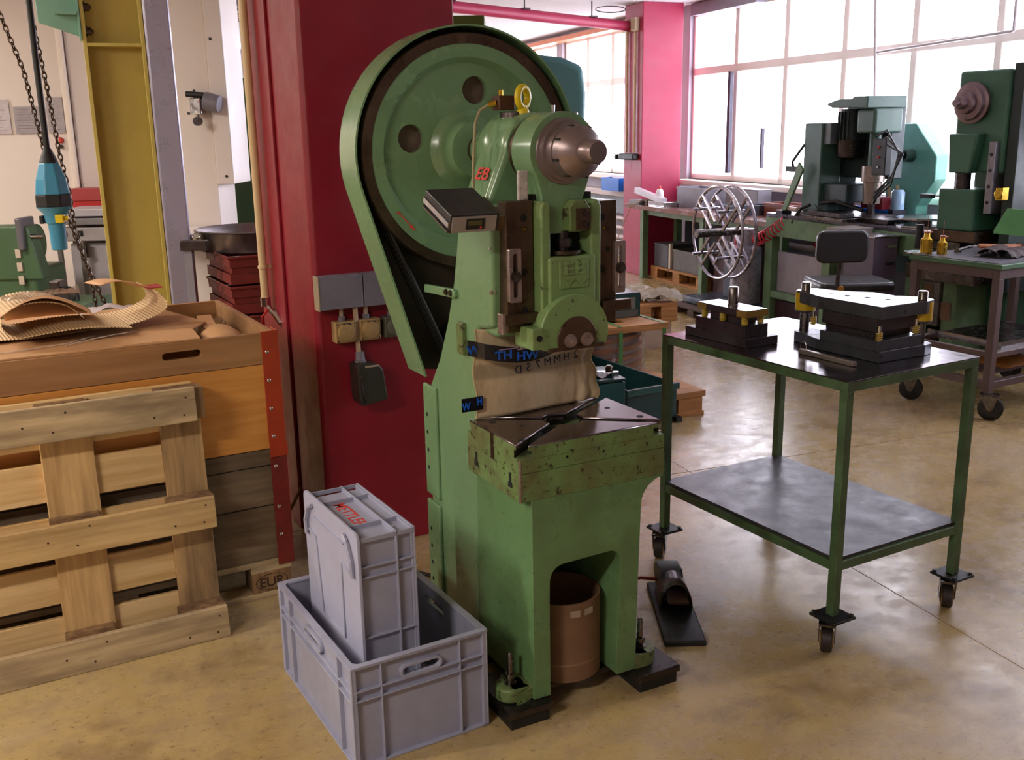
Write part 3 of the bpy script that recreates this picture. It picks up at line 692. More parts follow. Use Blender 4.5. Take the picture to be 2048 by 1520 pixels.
# canvas guard cloth behind the table
def cloth():
    t = thing('canvas_cloth', 'beige canvas cloth hanging behind the press table, taped at the top', 'cloth')
    t.matrix_world = PF
    def clothmat():
        m, nt, b, tc = base('dirty canvas'); vec = tc.outputs['Object']
        n = noise(nt, vec, 9, 7, 0.7, (1, 1, 0.5)); c = ramp(nt, n.outputs['Fac'], [(0.3, lin('#a08a6a')), (0.5, lin('#c8b392')), (0.75, lin('#dccbab'))]).outputs[0]
        sx = nt.nodes.new('ShaderNodeSeparateXYZ'); nt.links.new(vec, sx.inputs[0])
        f = ramp(nt, sx.outputs['Z'], [(0.925, (0, 0, 0)), (0.935, (0.45,) * 3), (0.97, (0.45,) * 3), (0.98, (0, 0, 0))]).outputs[0]
        c = mixc(nt, f, c, lin('#5f5750')); nt.links.new(c, b.inputs['Base Color']); b.inputs['Roughness'].default_value = 0.9
        nb = noise(nt, vec, 220, 2, 0.5); bp = nt.nodes.new('ShaderNodeBump'); bp.inputs['Strength'].default_value = 0.3; bp.inputs['Distance'].default_value = 0.002
        nt.links.new(nb.outputs['Fac'], bp.inputs['Height']); nt.links.new(bp.outputs[0], b.inputs['Normal'])
        return m
    def f(u, v):
        x = 0.018 + 0.395 * u + 0.006 * math.sin(v * 9); z = 0.815 + 0.262 * v - 0.06 * u * v * 0.4
        if u > 0.93: x += 0.02 * (1 - v) * (u - 0.93) / 0.07 + 0.006 * math.sin(20 * v)
        y = 0.322 - 0.045 * math.sin(PI * u) * (0.5 + 0.5 * v) * 0.6 - 0.012 * math.sin(u * 5 + 1) + 0.012 * max(0, u - 0.8) * 5 * math.sin(u * 60) * (1 - v)
        return (x, y - 0.02, z)
    m = MB(); m.grid(f, 60, 24); m.build('canvas', clothmat(), t, smooth=True, solid=0.004)
    def edge(pts): 
        mm = MB(); mm.tube(pts, 0.0035, 6); return mm
    edge([f(0, k / 20) for k in range(21)]).build('hem', paint('hem thread', '#a8946e', 0.9), t)
    edge([f(1, k / 20) for k in range(21)]).build('hem', MATS['hem thread'], t)
    m = MB()
    for i, ch in enumerate('DS7MMH2'):
        u = 0.34 + 0.088 * i; p = f(u, 0.52 + 0.016 * i)
        m.text(ch, 0.034, 0.001, Mxz(p[1] - 0.006) @ Matrix.Translation((p[0], p[2], 0)) @ Matrix.Rotation(0.05, 4, 'Z'), 0.0, sx=-1.0)
    m.build('stencil_letters', paint('stencil ink', '#2a2a38', 0.8), t)
    # tape band
    TAPE = paint('black tape', '#111119', 0.25); TBL = paint('blue tape print', '#1c5fd0', 0.3); TW = paint('pale tape print', '#9a86a8', 0.4)
    def g(u, v):
        x = -0.012 + 0.29 * u; z = 0.995 + 0.045 * v - 0.02 * math.sin(PI * u * 0.9)
        y = 0.285 - 0.05 * math.sin(PI * min(1, u * 0.9 + 0.1)) + (0.02 if u < 0.1 else 0)
        return (x, y - 0.012, z + 0.012 * (1 - u))
    m = MB(); m.grid(g, 24, 3); tp = m.build('tape', TAPE, t, solid=0.001)
    for u, s_ in ((0.05, 'W'), (0.30, 'HT'), (0.56, 'WH'), (0.88, 'HT')):
        m = MB(); p = g(u, 0.42); m.text(s_, 0.034, 0.001, Mxz(p[1] - 0.003) @ Matrix.Translation((p[0], p[2], 0)), 0.0010, sx=-1.2); m.build('tape_letters', TBL, tp)
    m = MB(); 
    for u in (0.35, 0.55):
        p = g(u, 0.88); m.box(p[0] - 0.03, p[0] + 0.03, p[1] - 0.004, p[1] - 0.003, p[2] - 0.0015, p[2] + 0.0015)
    m.build('tape_small_print', TW, tp)
    m = MB(); m.box(-0.035, 0.032, 0.275, 0.277, 0.845, 0.885, Matrix.Rotation(0.0, 4, 'Y')); tq = m.build('tape', TAPE, t)
    m = MB(); m.text('W', 0.03, 0.001, Mxz(0.2745) @ Matrix.Translation((-0.022, 0.86, 0)), 0.001, sx=-0.8); m.text('H', 0.03, 0.001, Mxz(0.2745) @ Matrix.Translation((0.02, 0.87, 0)), 0.001, sx=0.8); m.build('tape_letters', TBL, tq)
    m = MB(); m.box(0.125, 0.16, 0.222, 0.224, 1.018, 1.062); m.build('paper_tag', paint('pale tag', '#a59a8c', 0.7), t)
cloth()

# drum standing in the pedestal opening
t = thing('fibre_drum', 'low brown fibre drum standing inside the press pedestal', 'drum', PF @ Vector((0.205, 0.135, 0.061)), 0.48)
DRUM = paint('brown fibreboard', '#7a5a42', 0.7, 0, 0.15, 6)
m = MB(); m.lathe((0, 0, 0), (0, 0, 1), [(0, 0.114), (0.245, 0.114), (0.245, 0.108), (0.01, 0.108)], 48, caps=False); m.build('wall', DRUM, t, smooth=True)
m = MB(); m.lathe((0, 0, 0), (0, 0, 1), [(0, 0.106), (0.008, 0.106)], 40); m.build('bottom', DRUM, t)
m = MB(); m.lathe((0, 0, 0.05), (0, 0, 1), [(0, 0.1145), (0.004, 0.1152), (0.008, 0.1145)], 48, caps=False); m.build('seam', paint('drum band', '#8a6a50', 0.6), t, smooth=True)
for a in (-1.75, -1.35):
    m = MB(); m.box(-0.015, 0.015, -0.1155, -0.1135, 0.205, 0.225, Matrix.Rotation(a + PI / 2, 4, 'Z')); m.build('paper_label', paint('old label', '#a59480', 0.8), t)
# ================================================================ grey euro containers
GX = GREY
def crate():
    t = thing('storage_crate', 'open grey plastic storage crate standing on the floor in front of the press', 'crate', (-.4262, 2.2884, 0), .5253)
    W, L, H, th = .4, .6, .293, .0035
    # inset panel walls
    def wall(M, w, hl, name):
        hw = .125 if w > .5 else .11
        loops = [[(0.004, 0.004), (w - 0.004, 0.004), (w - 0.004, H - 0.004), (0.004, H - 0.004)], slot(w / 2, H - .052, hw, .024)]
        m = MB(); m.plate(loops, th, M @ Matrix.Translation((0, 0, -.016))); o = m.build(name, GX, t)
        r = MB()
        for z in (H - .006, H - .042 - .03, H - .042 - .058):
            r.box(0.004, w - 0.004, z - .002, z + .002, -.016, 0, M)
        r.box(0.0, w, H - .008, H, -.018, 0.001, M)
        r.box(0.0, w, 0.0, .006, -.018, 0.0, M)
        q = .085 if w < .5 else .1
        for x in (0.003, q, w - q, w - .003): r.box(x - .002, x + .002, 0.004, H - .004, -.016, 0, M)
        r.build('rib_frame', GX, o, bevel=0.0012, seg=1)
        h = MB(); h.plate([slot(w / 2, H - .052, hw + .014, .038), slot(w / 2, H - .052, hw, .024)], .016, M @ Matrix.Translation((0, 0, -.016))); h.build('handle_rim', GX, o, bevel=0.001, seg=1)
    F = Matrix(((1, 0, 0, 0), (0, 0, -1, 0), (0, 1, 0, 0), (0, 0, 0, 1)))                      # front (y=0)
    wall(F, W, 0, 'front_wall')
    wall(Matrix(((-1, 0, 0, W), (0, 0, 1, L), (0, 1, 0, 0), (0, 0, 0, 1))), W, 0, 'rear_wall')
    wall(Matrix(((0, 0, -1, 0), (-1, 0, 0, L), (0, 1, 0, 0), (0, 0, 0, 1))), L, 0, 'side_wall')
    wall(Matrix(((0, 0, 1, W), (1, 0, 0, 0), (0, 1, 0, 0), (0, 0, 0, 1))), L, 0, 'side_wall')
    m = MB(); m.box(.01, W - .01, .01, L - .01, 0.002, .007); m.build('bottom', GX, t)
    m = MB(); m.plate([rrect(-.002, W + .002, -.002, L + .002, .012), rrect(.016, W - .016, .016, L - .016, .02)], .004, Matrix.Translation((0, 0, H - .003))); m.build('rim', GX, t, bevel=.001)
crate()
def lidded():
    t = thing('lidded_container', 'closed grey lidded container standing on end inside the open crate', 'container', (-.4262, 2.2884, 0), .5253)
    x0, x1, y0, y1, z0, z1 = .083, .240, .092, .498, .012, .600
    B = Matrix.Translation((0, 0, 0))
    m = MB(); m.box(x0, x1 - .010, y0 + .012, y1 - .012, z0 + .012, z1 - .014); body = m.build('body', GX, t, bevel=.004)
    r = MB()
    for x in (x0 + .100, x1 - .006):           # two rib rings round the box near its mouth
        for (a, b_, c, d) in ((y0, y1, z1 - .004, z1), (y0, y1, z0, z0 + .004)): r.box(x - .0, x + .004, a, b_, c - .012 if c > .3 else c, d if c > .3 else d + .012)
        r.box(x, x + .004, y0, y0 + .014, z0, z1); r.box(x, x + .004, y1 - .014, y1, z0, z1)
    for z in (z0 + .12, z0 + .3, z1 - .115, z1 - .085):
        r.box(x0, x1 - .004, y0 + .001, y0 + .014, z - .002, z + .002)
    for y in (y0 + .002, y0 + .10, y1 - .10, y1 - .002):
        r.box(x0, x1 - .004, y - .002, y + .002, z1 - .015, z1 - .002)
    r.box(x1 - .012, x1, y0 + .004, y1 - .004, z0 + .004, z1 - .004)
    r.build('rib_frame', GX, body, bevel=.001, seg=1)
    # lid: rounded plate standing vertically on the left side
    ML = Matrix(((0, 0, 1, x0 - .012), (1, 0, 0, 0), (0, 1, 0, 0), (0, 0, 0, 1)))
    m = MB(); m.plate([rrect(y0 - .006, y1 + .006, z0 - .004, z1 + .012, .02)], .009, ML); lid = m.build('lid', paint('lid grey', '#a8aac4', .4, 0, .04, 6), t, bevel=.002)
    xs = x0 - .0165
    def bar(a, b_, w_=.006):
        a = Vector(a); b_ = Vector(b_); d = (b_ - a).normalized(); n = Vector((-d.y, d.x)) * w_ / 2
        m = MB(); m.plate([[tuple(a - n), tuple(b_ - n), tuple(b_ + n), tuple(a + n)]], .006, Matrix(((0, 0, 1, xs), (1, 0, 0, 0), (0, 1, 0, 0), (0, 0, 0, 1)))); m.build('lid_rib', GX, lid, bevel=.001, seg=1)
    yc = (y0 + y1) / 2
    bar((yc + .115, z1 - .105), (yc + .085, z1 - .33)); bar((yc + .085, z1 - .33), (yc - .085, z1 - .33)); bar((yc - .085, z1 - .33), (yc - .085, z1 - .105)); bar((yc - .085, z1 - .105), (yc - .155, z1 - .115))
    bar((yc + .115, z1 - .105), (yc + .17, z1 - .095)); bar((yc + .12, z1 - .045), (yc - .11, z1 - .045), .004)
    bar((yc + .10, z0 + .03), (yc + .10, z0 + .12)); bar((yc - .10, z0 + .03), (yc - .10, z0 + .12)); bar((yc + .10, z0 + .12), (yc - .10, z0 + .12))
    for s in (1, -1):
        m = MB(); yy = yc + s * .165
        m.tube([(xs - .002, yc + s * .125, z1 - .012), (xs - .004, yc + s * .15, z1 - .022), (xs - .004, yc + s * .178, z1 - .07), (xs - .002, yc + s * .18, z1 - .115)], .006, 6); m.build('latch', GX, lid)
    # red marker word on the short face (now the top)
    m = MB(); Mt = Matrix.Translation((x0 + .052, yc + .008, z1 - .0138)) @ Matrix.Rotation(-PI / 2, 4, 'Z')
    m.text('METTLER', .052, .0006, Mt, 0.0003, sx=.88); m.build('marker_word', REDL, body)
    m = MB(); m.box(x1 - .055, x1 - .035, y0 + .06, y0 + .07, z1 - .0138, z1 - .012); m.build('label_scrap', paint('label scrap', '#e6e0f0', .5), body)
lidded()

# ================================================================ wooden crate on pallet
PINE = wood('fresh pine', '#dcbb84', '#b7935c', 0, .7, '#6f5640', .45)
PINEW = wood('weathered pine', '#ccb48c', '#a08868', 0, .8, '#54463c', .75)
PINEZ = wood('weathered pine upright', '#c09c6c', '#8c7050', 2, .8, '#4c3c30', .8)
PLYO = wood('varnished orange board', '#cf9048', '#bb7a34', 0, .45, None, 0, .08)
PLYL = wood('faded board strip', '#a87b50', '#94683e', 0, .55, '#7a5a44', .4, .08)
COLL = wood('grey collar board', '#7d6850', '#5c4c3c', 0, .8, '#3c3024', .6)
ENDG = wood('end grain block', '#9c7a54', '#6b4e34', 2, .85, '#4a3526', .7)
ORM = paint('orange corner metal', '#a8381a', .4, 0, .08, 8, dirt='#6a2414', dirt_amt=.3)
DRM = paint('dark red corner metal', '#7c2420', .45, 0, .1, 8, dirt='#451612', dirt_amt=.5)
CARD = paint('brown cardboard', '#bd8f62', .75, 0, .06, 3)
CARDL = paint('pale cardboard', '#cf9f74', .7, 0, .06, 3)
CW, CD = 1.2, .8
FC = Matrix.Translation((-.851, 3.332, 0)) @ Matrix.Rotation(.51, 4, 'Z')
def euro_pallet(name, label, loc, rz, L=1.2, W=.8, group=None, mats=None, nx=3, brand=False):
    t = thing(name, label, 'pallet', loc, rz, group)
    mb_, md_, mk_ = mats or (PINEW, PINEW, ENDG)
    for y in (0, W / 2 - .0725, W - .1):
        m = MB(); m.box(-L, 0, y, y + (.1 if y != W / 2 - .0725 else .145), 0, .022); m.build('bottom_board', mb_, t, bevel=.002, seg=1)
        for x in ((-L, -L / 2 - .0725, -.145) if nx == 3 else (-L, -.145)):
            m = MB(); m.box(x, x + .145, y, y + (.1 if y != W / 2 - .0725 else .145), .022, .1); m.build('block', mk_, t, bevel=.002, seg=1)
    for x in ((-L, -L / 2 - .0725, -.145)):
        m = MB(); m.box(x, x + .145, 0, W, .1, .122); m.build('cross_board', md_, t, bevel=.002, seg=1)
    n = 5; ws = [.145, .1, .145, .1, .145]; gap = (W - sum(ws)) / 4; y = 0
    for w_ in ws:
        m = MB(); m.box(-L, 0, y, y + w_, .122, .144); m.build('deck_board', md_, t, bevel=.002, seg=1); y += w_ + gap
    return t
cp = euro_pallet('pallet', 'wooden pallet under the big wooden crate', FC @ Vector((.045, 0, 0)), .51)
m = MB(); m.text('EUR', .05, .0008, Mxz(-.0005) @ Matrix.Translation((-.075, .058, 0)), .0005); m.tube([(-.075 + .058 * math.cos(a), -.0008, .06 + .03 * math.sin(a)) for a in [2 * PI * i / 24 for i in range(24)]], .0012, 4, closed=True)
m.build('burnt_mark', paint('burnt mark', '#3a2418', .8), cp)
def wcrate():
    t = thing('wooden_crate', 'big wooden crate with an orange upper panel and red metal corners, on a pallet', 'crate'); t.matrix_world = FC
    X0, X1 = -1.15, .055
    for (z0, z1) in ((.145, .345), (.349, .492), (.496, .553)):
        m = MB(); m.box(X0, X1 - .004, 0.0, .022, z0, z1); m.build('board', COLL, t, bevel=.0015, seg=1)
        m = MB(); m.box(X1 - .024, X1 - .004, .022, .8, z0, z1); m.build('board', COLL, t, bevel=.0015, seg=1)
        m = MB(); m.box(X0, X1 - .024, .778, .8, z0, z1); m.build('board', COLL, t, bevel=.0015, seg=1)
        m = MB(); m.box(X0, X0 + .022, .022, .778, z0, z1); m.build('board', COLL, t, bevel=.0015, seg=1)
    m = MB(); m.box(X0, X1 - .004, -.004, .018, .557, .857); m.build('orange_panel', PLYO, t, bevel=.001, seg=1)
    m = MB(); m.plate([[(X0, .859), (X1 - .004, .859), (X1 - .004, .967), (X0, .967)], slot(-.265, .923, .125, .026)], .022, Mxz(.018)); m.build('top_strip', PLYL, t, bevel=.001, seg=1)
    m = MB(); m.box(X1 - .024, X1 - .004, .018, .8, .557, .967); m.build('side_board', PLYL, t, bevel=.001)
    m = MB(); m.box(X0, X1 - .024, .780, .8, .557, .967); m.build('back_board', PLYL, t, bevel=.001)
    m = MB(); m.box(X0, X0 + .02, .018, .780, .557, .967); m.build('side_board', PLYL, t, bevel=.001)
    m = MB(); m.box(X0 + .02, X1 - .026, .024, .776, .5, .51); m.build('inner_floor', CARD, t)
    for nm, mt, z0, z1, off in (('orange_corner', ORM, .575, .972, 0.0), ('orange_corner', ORM, .525, .577, .004), ('red_corner', DRM, .12, .523, 0.0)):
        m = MB(); m.box(-.002, X1 + .002 + off, -.0075 - off, -.004 - off, z0, z1); m.box(X1 - .002 + off, X1 + .001 + off, -.006, .075, z0, z1)
        c = m.build(nm, mt, t, bevel=.001, seg=1)
        if off == 0:
            zs = (.90, .80, .70, .60) if 'orange' in nm else (.49, .34, .235)
            for z in zs:
                m = MB(); m.lathe((.014, -.0075, z), (0, -1, 0), [(0, .006), (.002, .006), (.004, .0035)], 12); m.build('rivet', BRIGHT, c, smooth=True)
wcrate()
# cardboard lid sheet, curled corrugated strips, crumpled paper, film scraps
def fcthing(name, label, cat):
    t = thing(name, label, cat); t.matrix_world = FC; return t
t = fcthing('cardboard_sheet', 'flat brown cardboard sheet covering the top of the wooden crate', 'cardboard')
m = MB(); m.prism([(-1.12, .012), (-.20, .0), (-.185, .19), (-.115, .30), (-.22, .77), (-1.12, .79)], 'z', .968, .973); m.build('sheet', CARD, t)
m = MB(); m.box(-.44, -.30, .02, .16, .9735, .9745, Matrix.Rotation(.03, 4, 'Z')); m.build('loose_flap', CARD, t)
def corr(name):
    mt, nt, b, tc = base(name); w_ = nt.nodes.new('ShaderNodeTexWave'); w_.inputs['Scale'].default_value = 1.0
    return mt
CORR = paint('corrugated ridges', '#c8a980', .7, 0, .05, 4)
def strip(t, path, y0, y1, name, ridges=True, mat=None, skew=0.0):
    # path: list of (x, z) points, dense resample then small triangular flutes
    pts = [Vector(p) for p in path]; P = []
    for i in range(len(pts) - 1):
        p0 = pts[max(i - 1, 0)]; p1 = pts[i]; p2 = pts[i + 1]; p3 = pts[min(i + 2, len(pts) - 1)]
        for k in range(20):
            s = k / 20; P.append(.5 * ((2 * p1) + (-p0 + p2) * s + (2 * p0 - 5 * p1 + 4 * p2 - p3) * s * s + (-p0 + 3 * p1 - 3 * p2 + p3) * s ** 3))
    P.append(pts[-1]); 
    Ls = [0]
    for a, b_ in zip(P, P[1:]): Ls.append(Ls[-1] + (b_ - a).length)
    step = .0055 if ridges else .02; n = int(Ls[-1] / step); out = []; j = 0
    for i in range(n + 1):
        d = Ls[-1] * i / n
        while j < len(P) - 2 and Ls[j + 1] < d: j += 1
        f_ = (d - Ls[j]) / max(1e-9, Ls[j + 1] - Ls[j]); p = P[j].lerp(P[j + 1], f_); tt = (P[j + 1] - P[j]).normalized(); nn = Vector((-tt.y, tt.x))
        out.append(p + nn * (.0026 if (ridges and i % 2) else 0))
    m = MB(); V = []
    for i, p in enumerate(out):
        V.append([m.bm.verts.new((p.x + skew * (v / 3), y0 + (y1 - y0) * v / 3, p.y)) for v in range(4)])
    for a, b_ in zip(V, V[1:]):
        for v in range(3): m.bm.faces.new((a[v], b_[v], b_[v + 1], a[v + 1]))
    return m.build(name, mat or CORR, t, solid=.0012)
t = fcthing('corrugated_strip', 'long curled corrugated cardboard strip on the crate, rising at its right end', 'cardboard')
strip(t, [(-1.15, .980), (-.98, .982), (-.84, .986), (-.66, .982), (-.50, .990), (-.36, .998), (-.262, 1.030), (-.248, 1.066), (-.275, 1.10)], .26, .56, 'ridged_strip', skew=-.02)
m = MB(); m.grid(lambda u, v: (-.275 - .17 * u - .03 * v, .34 + .18 * v + .02 * u, 1.10 + .035 * math.sin(u * PI * .75) - .01 * v), 10, 3); m.build('torn_flap', CARDL, t, smooth=True, solid=.003)
m = MB(); m.box(-.30, -.245, .33, .42, 1.103, 1.1065); m.build('red_print', paint('red print', '#b03a34', .6), t)
t = fcthing('corrugated_roll', 'rolled corrugated cardboard arching up at the left end of the crate top', 'cardboard')
strip(t, [(-.385, 1.003), (-.45, 1.012), (-.54, 1.018), (-.63, 1.014), (-.72, 1.008), (-.765, 1.035), (-.765, 1.075), (-.72, 1.105), (-.65, 1.112), (-.58, 1.095), (-.53, 1.05)], .16, .45, 'rolled_strip', skew=-.02)
m = MB(); m.grid(lambda u, v: (-.775 + .27 * u + .03 * v, .155 + .42 * v, .995 + (.057 + .075 * math.sin(PI * (.10 + .86 * u))) * (1 - .93 * v ** 2.2)), 24, 3); m.build('smooth_back', CARDL, t, smooth=True, solid=.002)
FILM = glassy('clear film', (.9, .88, .92), .55, .25)
t = fcthing('plastic_film_scrap', 'crumpled clear plastic film scrap draped over the rolled cardboard', 'plastic film')
m = MB(); rr_ = random.Random(3); m.grid(lambda u, v: (-.76 + .24 * u, .20 + .05 * v + .06 * u, 1.124 + .012 * math.sin(9 * u + 5 * v) + .006 * rr_.random()), 14, 4); m.build('film', FILM, t)
t = fcthing('plastic_tie_scrap', 'pale plastic ties and film lying on the cardboard sheet in front of the strips', 'plastic film')
m = MB(); m.tube([(-.60, .10, .977), (-.5, .16, .98), (-.42, .20, .979), (-.36, .22, .977)], .0022, 5); m.build('tie', paint('pale plastic', '#c8b6a4', .4), t)
m = MB(); m.tube([(-.92, .10, .976), (-.75, .09, .977), (-.6, .13, .977), (-.5, .21, .979)], .002, 5); m.build('tie', MATS['pale plastic'], t)
m = MB(); m.grid(lambda u, v: (-.56 + .2 * u, .15 + .05 * v + .05 * u, .978 + .003 * math.sin(13 * u + 7 * v)), 8, 3); m.build('film', FILM, t)
t = fcthing('paper_bag_scrap', 'pale crumpled plastic bag lying behind the rolled cardboard', 'plastic film')
m = MB(); m.grid(lambda u, v: (-.50 + .22 * u, .60 + .1 * v, .985 + .02 * math.sin(PI * u) + .006 * math.sin(17 * u + 5 * v)), 12, 4); m.build('bag', paint('milky film', '#bfb0b4', .45), t, smooth=True)
t = fcthing('packing_paper', 'crumpled brown packing paper inside the right corner of the crate', 'paper')
rr_ = random.Random(5)
m = MB(); m.grid(lambda u, v: (-.21 + .20 * u, .20 + .42 * v, .865 + .05 * rr_.random() + .035 * math.sin(5 * u + 4 * v)), 9, 12); m.build('crumpled_sheet', paint('kraft paper', '#8e6a48', .8, 0, .1, 20), t)
m = MB(); m.grid(lambda u, v: (-.13 + .05 * u, .15 + .22 * v, .93 + .055 * v + .01 * math.sin(6 * v)), 3, 6); m.build('torn_board', CARDL, t, solid=.004)
m = MB(); m.grid(lambda u, v: (-.17 + .14 * u, .05 + .13 * v, .925 + .035 * math.sin(PI * u) + .02 * v), 6, 4); m.build('curled_board', CARD, t, solid=.004, smooth=True)

# ================================================================ pallet leaning on its side
def leaning():
    t = thing('leaning_pallet', 'pale wooden pallet stood on its long side, leaning against the wooden crate', 'pallet')
    tilt = -.062
    t.matrix_world = Matrix.Translation((-.952, 3.028, 0)) @ Matrix.Rotation(.512, 4, 'Z') @ Matrix.Rotation(tilt, 4, 'X')
    FR = wood('fresh deck pine', '#e6c692', '#ccA66c', 0, .7, '#8f6f4c', .25)
    X1 = 0.0; X0 = -1.2
    for (z0, z1, mt, dx) in ((.0, .109, PINEW, 0), (.383, .486, PINE, -.005), (.742, .852, PINEW, -.03)):
        m = MB(); m.box(X0, X1 + dx, 0, .022, z0, z1); b_ = m.build('runner_board', mt, t, bevel=.0025, seg=1)
        for (xx, zz_) in ((-.04, .025), (-.03, .08), (-.13, .03), (-.38, .085), (-.42, .03), (-.5, .055)):
            m = MB(); m.lathe((xx + dx, 0.0, z0 + zz_), (0, -1, 0), [(0, .0035), (.0008, .0035)], 8); m.build('nail', paint('rusty nail', '#3d2a20', .7) if 'rusty nail' not in MATS else MATS['rusty nail'], b_)
        for x in (-.145, -.49, -1.2):
            m = MB(); m.box(x, x + .145, .022, .098, z0 + .004, z1 - .004 if z0 > .7 else z1); m.build('block', ENDG, t, bevel=.002, seg=1)
    for k, x in enumerate((-.132, -.487, -1.2)):
        m = MB(); m.box(x, x + (.13 if k == 0 else .152), .098, .12, .0, .845); m.build('cross_board', PINEZ if k == 0 else wood('pale pine upright', '#d0ac76', '#ac8858', 2, .75, '#7a6044', .4), t, bevel=.002, seg=1)
    for (z0, z1) in ((.002, .150), (.196, .325), (.352, .478), (.530, .655), (.70, .85)):
        m = MB(); m.box(X0, X1 - .015, .12, .14, z0, z1); m.build('deck_board', FR, t, bevel=.002, seg=1)
leaning()

# ================================================================ near red pillar with services
PM = Matrix.Translation((-.726, 3.661, 0)) @ Matrix.Rotation(.51, 4, 'Z')
m = MB(); m.prism([(.015, 0), (.61, 0), (.61, .66), (0, .66), (0, .015)], 'z', 0, ZC); 
pl_ = m.build('trim_9', RED, None, bevel=.006); pl_['kind'] = 'structure'; pl_.matrix_world = PM
m = MB(); m.box(-.012, 0.0, .34, .66, 0, ZC); q = m.build('trim_10', RED, None, bevel=.003); q['kind'] = 'structure'; q.matrix_world = PM
def pthing(name, label, cat, group=None):
    t = thing(name, label, cat, group=group); t.matrix_world = PM; return t
TRK = paint('grey trunking', '#77737e', .45, 0, .06, 8, dirt='#57505a', dirt_amt=.4)
t = pthing('cable_trunking', 'grey metal cable trunking on the red pillar', 'trunking')
m = MB(); m.box(.004, .172, -.055, 0, .988, 1.112); m.build('cover', TRK, t, bevel=.003)
m = MB(); m.box(.176, .56, -.055, 0, .988, 1.112); m.build('cover', TRK, t, bevel=.003)
m = MB(); m.box(-.001, .003, -.056, 0, .986, 1.114); m.build('end_cap', paint('chipped edge', '#9a8a70', .5), t)
OLDP = paint('yellowed plastic', '#a4875a', .45, 0, .12, 20, dirt='#6b5236', dirt_amt=.5); OLDG = paint('dirty grey plastic', '#5d5c50', .45, 0, .12, 20, dirt='#3c3a30', dirt_amt=.5)
for (x, mt, lb) in ((.058, OLDP, 'yellowed wall socket on the red pillar, leftmost under the trunking'), (.155, OLDP, 'yellowed wall socket on the red pillar, middle one under the trunking'), (.255, OLDG, 'grey wall socket on the red pillar, partly hidden by the belt guard')):
    t = pthing('wall_socket', lb, 'socket', 'wall sockets under the trunking')
    m = MB(); m.box(x, x + .082, -.05, 0, .858, .938); bd = m.build('housing', mt, t, bevel=.004)
    m = MB(); m.lathe((x + .041, -.05, .898), (0, -1, 0), [(0, .034), (.008, .032), (.010, .026)], 24); m.build('flap_cover', mt, t, smooth=True)
    m = MB(); m.box(x + .028, x + .058, -.056, -.05, .922, .932); m.build('hinge', BLACK, t)
    for (a, b_) in ((.007, .865), (.075, .865), (.007, .931), (.075, .931)):
        m = MB(); m.lathe((x + a, -.05, b_), (0, -1, 0), [(0, .003), (.001, .003)], 8); m.build('screw', BROWNST, t)
    m = MB(); m.cyl((x + .035, -.02, .938), (x + .035, -.02, .99), .008); m.build('conduit', paint('beige conduit', '#b49a82', .5) if 'beige conduit' not in MATS else MATS['beige conduit'], t)
    m = MB(); m.cyl((x + .035, -.02, .936), (x + .035, -.02, .955), .013); m.build('gland', TRK, t)
t = pthing('connector_box', 'dark grey angled connector box hanging by its cable on the red pillar', 'box')
DG = paint('dark grey box', '#33312c', .4, 0, .1, 12)
m = MB(); m.tube([(.145, -.03, .99), (.147, -.03, .9), (.15, -.03, .82), (.152, -.03, .80)], .0095, 10); m.build('cable', MATS['beige conduit'], t, smooth=True)
m = MB(); m.lathe((.153, -.035, .815), (0, 0, -1), [(0, .016), (.03, .018), (.032, .022), (.05, .022)], 16); m.build('gland', TRK, t, smooth=True)
m = MB(); m.prism([(.118, .77), (.142, .778), (.205, .770), (.222, .745), (.236, .63), (.130, .615), (.122, .64)], 'y', -.095, -.002); m.build('housing', DG, t, bevel=.006)
m = MB(); m.box(.148, .205, -.098, -.094, .764, .770); m.build('label_strip', paint('beige label', '#b09c88', .6), t)
m = MB(); m.tube([(.128, -.098, .742), (.134, -.10, .68), (.142, -.098, .628)], .003, 6); m.build('lever', STEEL, t)
# cream pipe with valve and hose
t = pthing('cream_pipe', 'cream painted pipe with a ball valve running down the left side of the red pillar', 'pipe')
py = .50; px_ = -.045
m = MB(); m.cyl((px_, py, .97), (px_, py, ZC), .0165, n=20); m.build('pipe', CREAM, t, smooth=True)
m = MB(); m.lathe((px_, py, 1.09), (0, 0, 1), [(0, .021), (.012, .021)], 16); m.box(px_, 0, py - .006, py + .006, 1.092, 1.102); m.build('pipe_clip', CREAM, t)
m = MB(); m.cyl((px_, py, .935), (px_, py, .972), .021); m.tube([(px_, py, .95), (px_ + .01, py - .02, .92), (px_ + .02, py - .05, .905), (px_ + .035, py - .08, .87)], .013, 8); m.build('valve_body', BRIGHT, t, smooth=True)
m = MB(); m.tube([(px_ - .0, py - .03, .925), (px_ - .03, py - .045, .90), (px_ - .035, py - .045, .85)], .005, 6); m.build('valve_lever', paint('red lever', '#b01820', .4), t)
m = MB(); m.tube([(px_ + .04, py - .09, .90), (px_ + .045, py - .10, .965), (px_ + .05, py - .11, .80), (px_ + .065, py - .13, .5), (px_ + .06, py - .15, .2), (px_ - .05, py - .2, .06)], .008, 8); m.build('air_hose', paint('brown hose', '#8a5c20', .5), t, smooth=True)
m = MB(); m.cyl((px_ + .04, py - .085, .87), (px_ + .05, py - .11, .83), .011); m.build('coupling', BLACK, t)

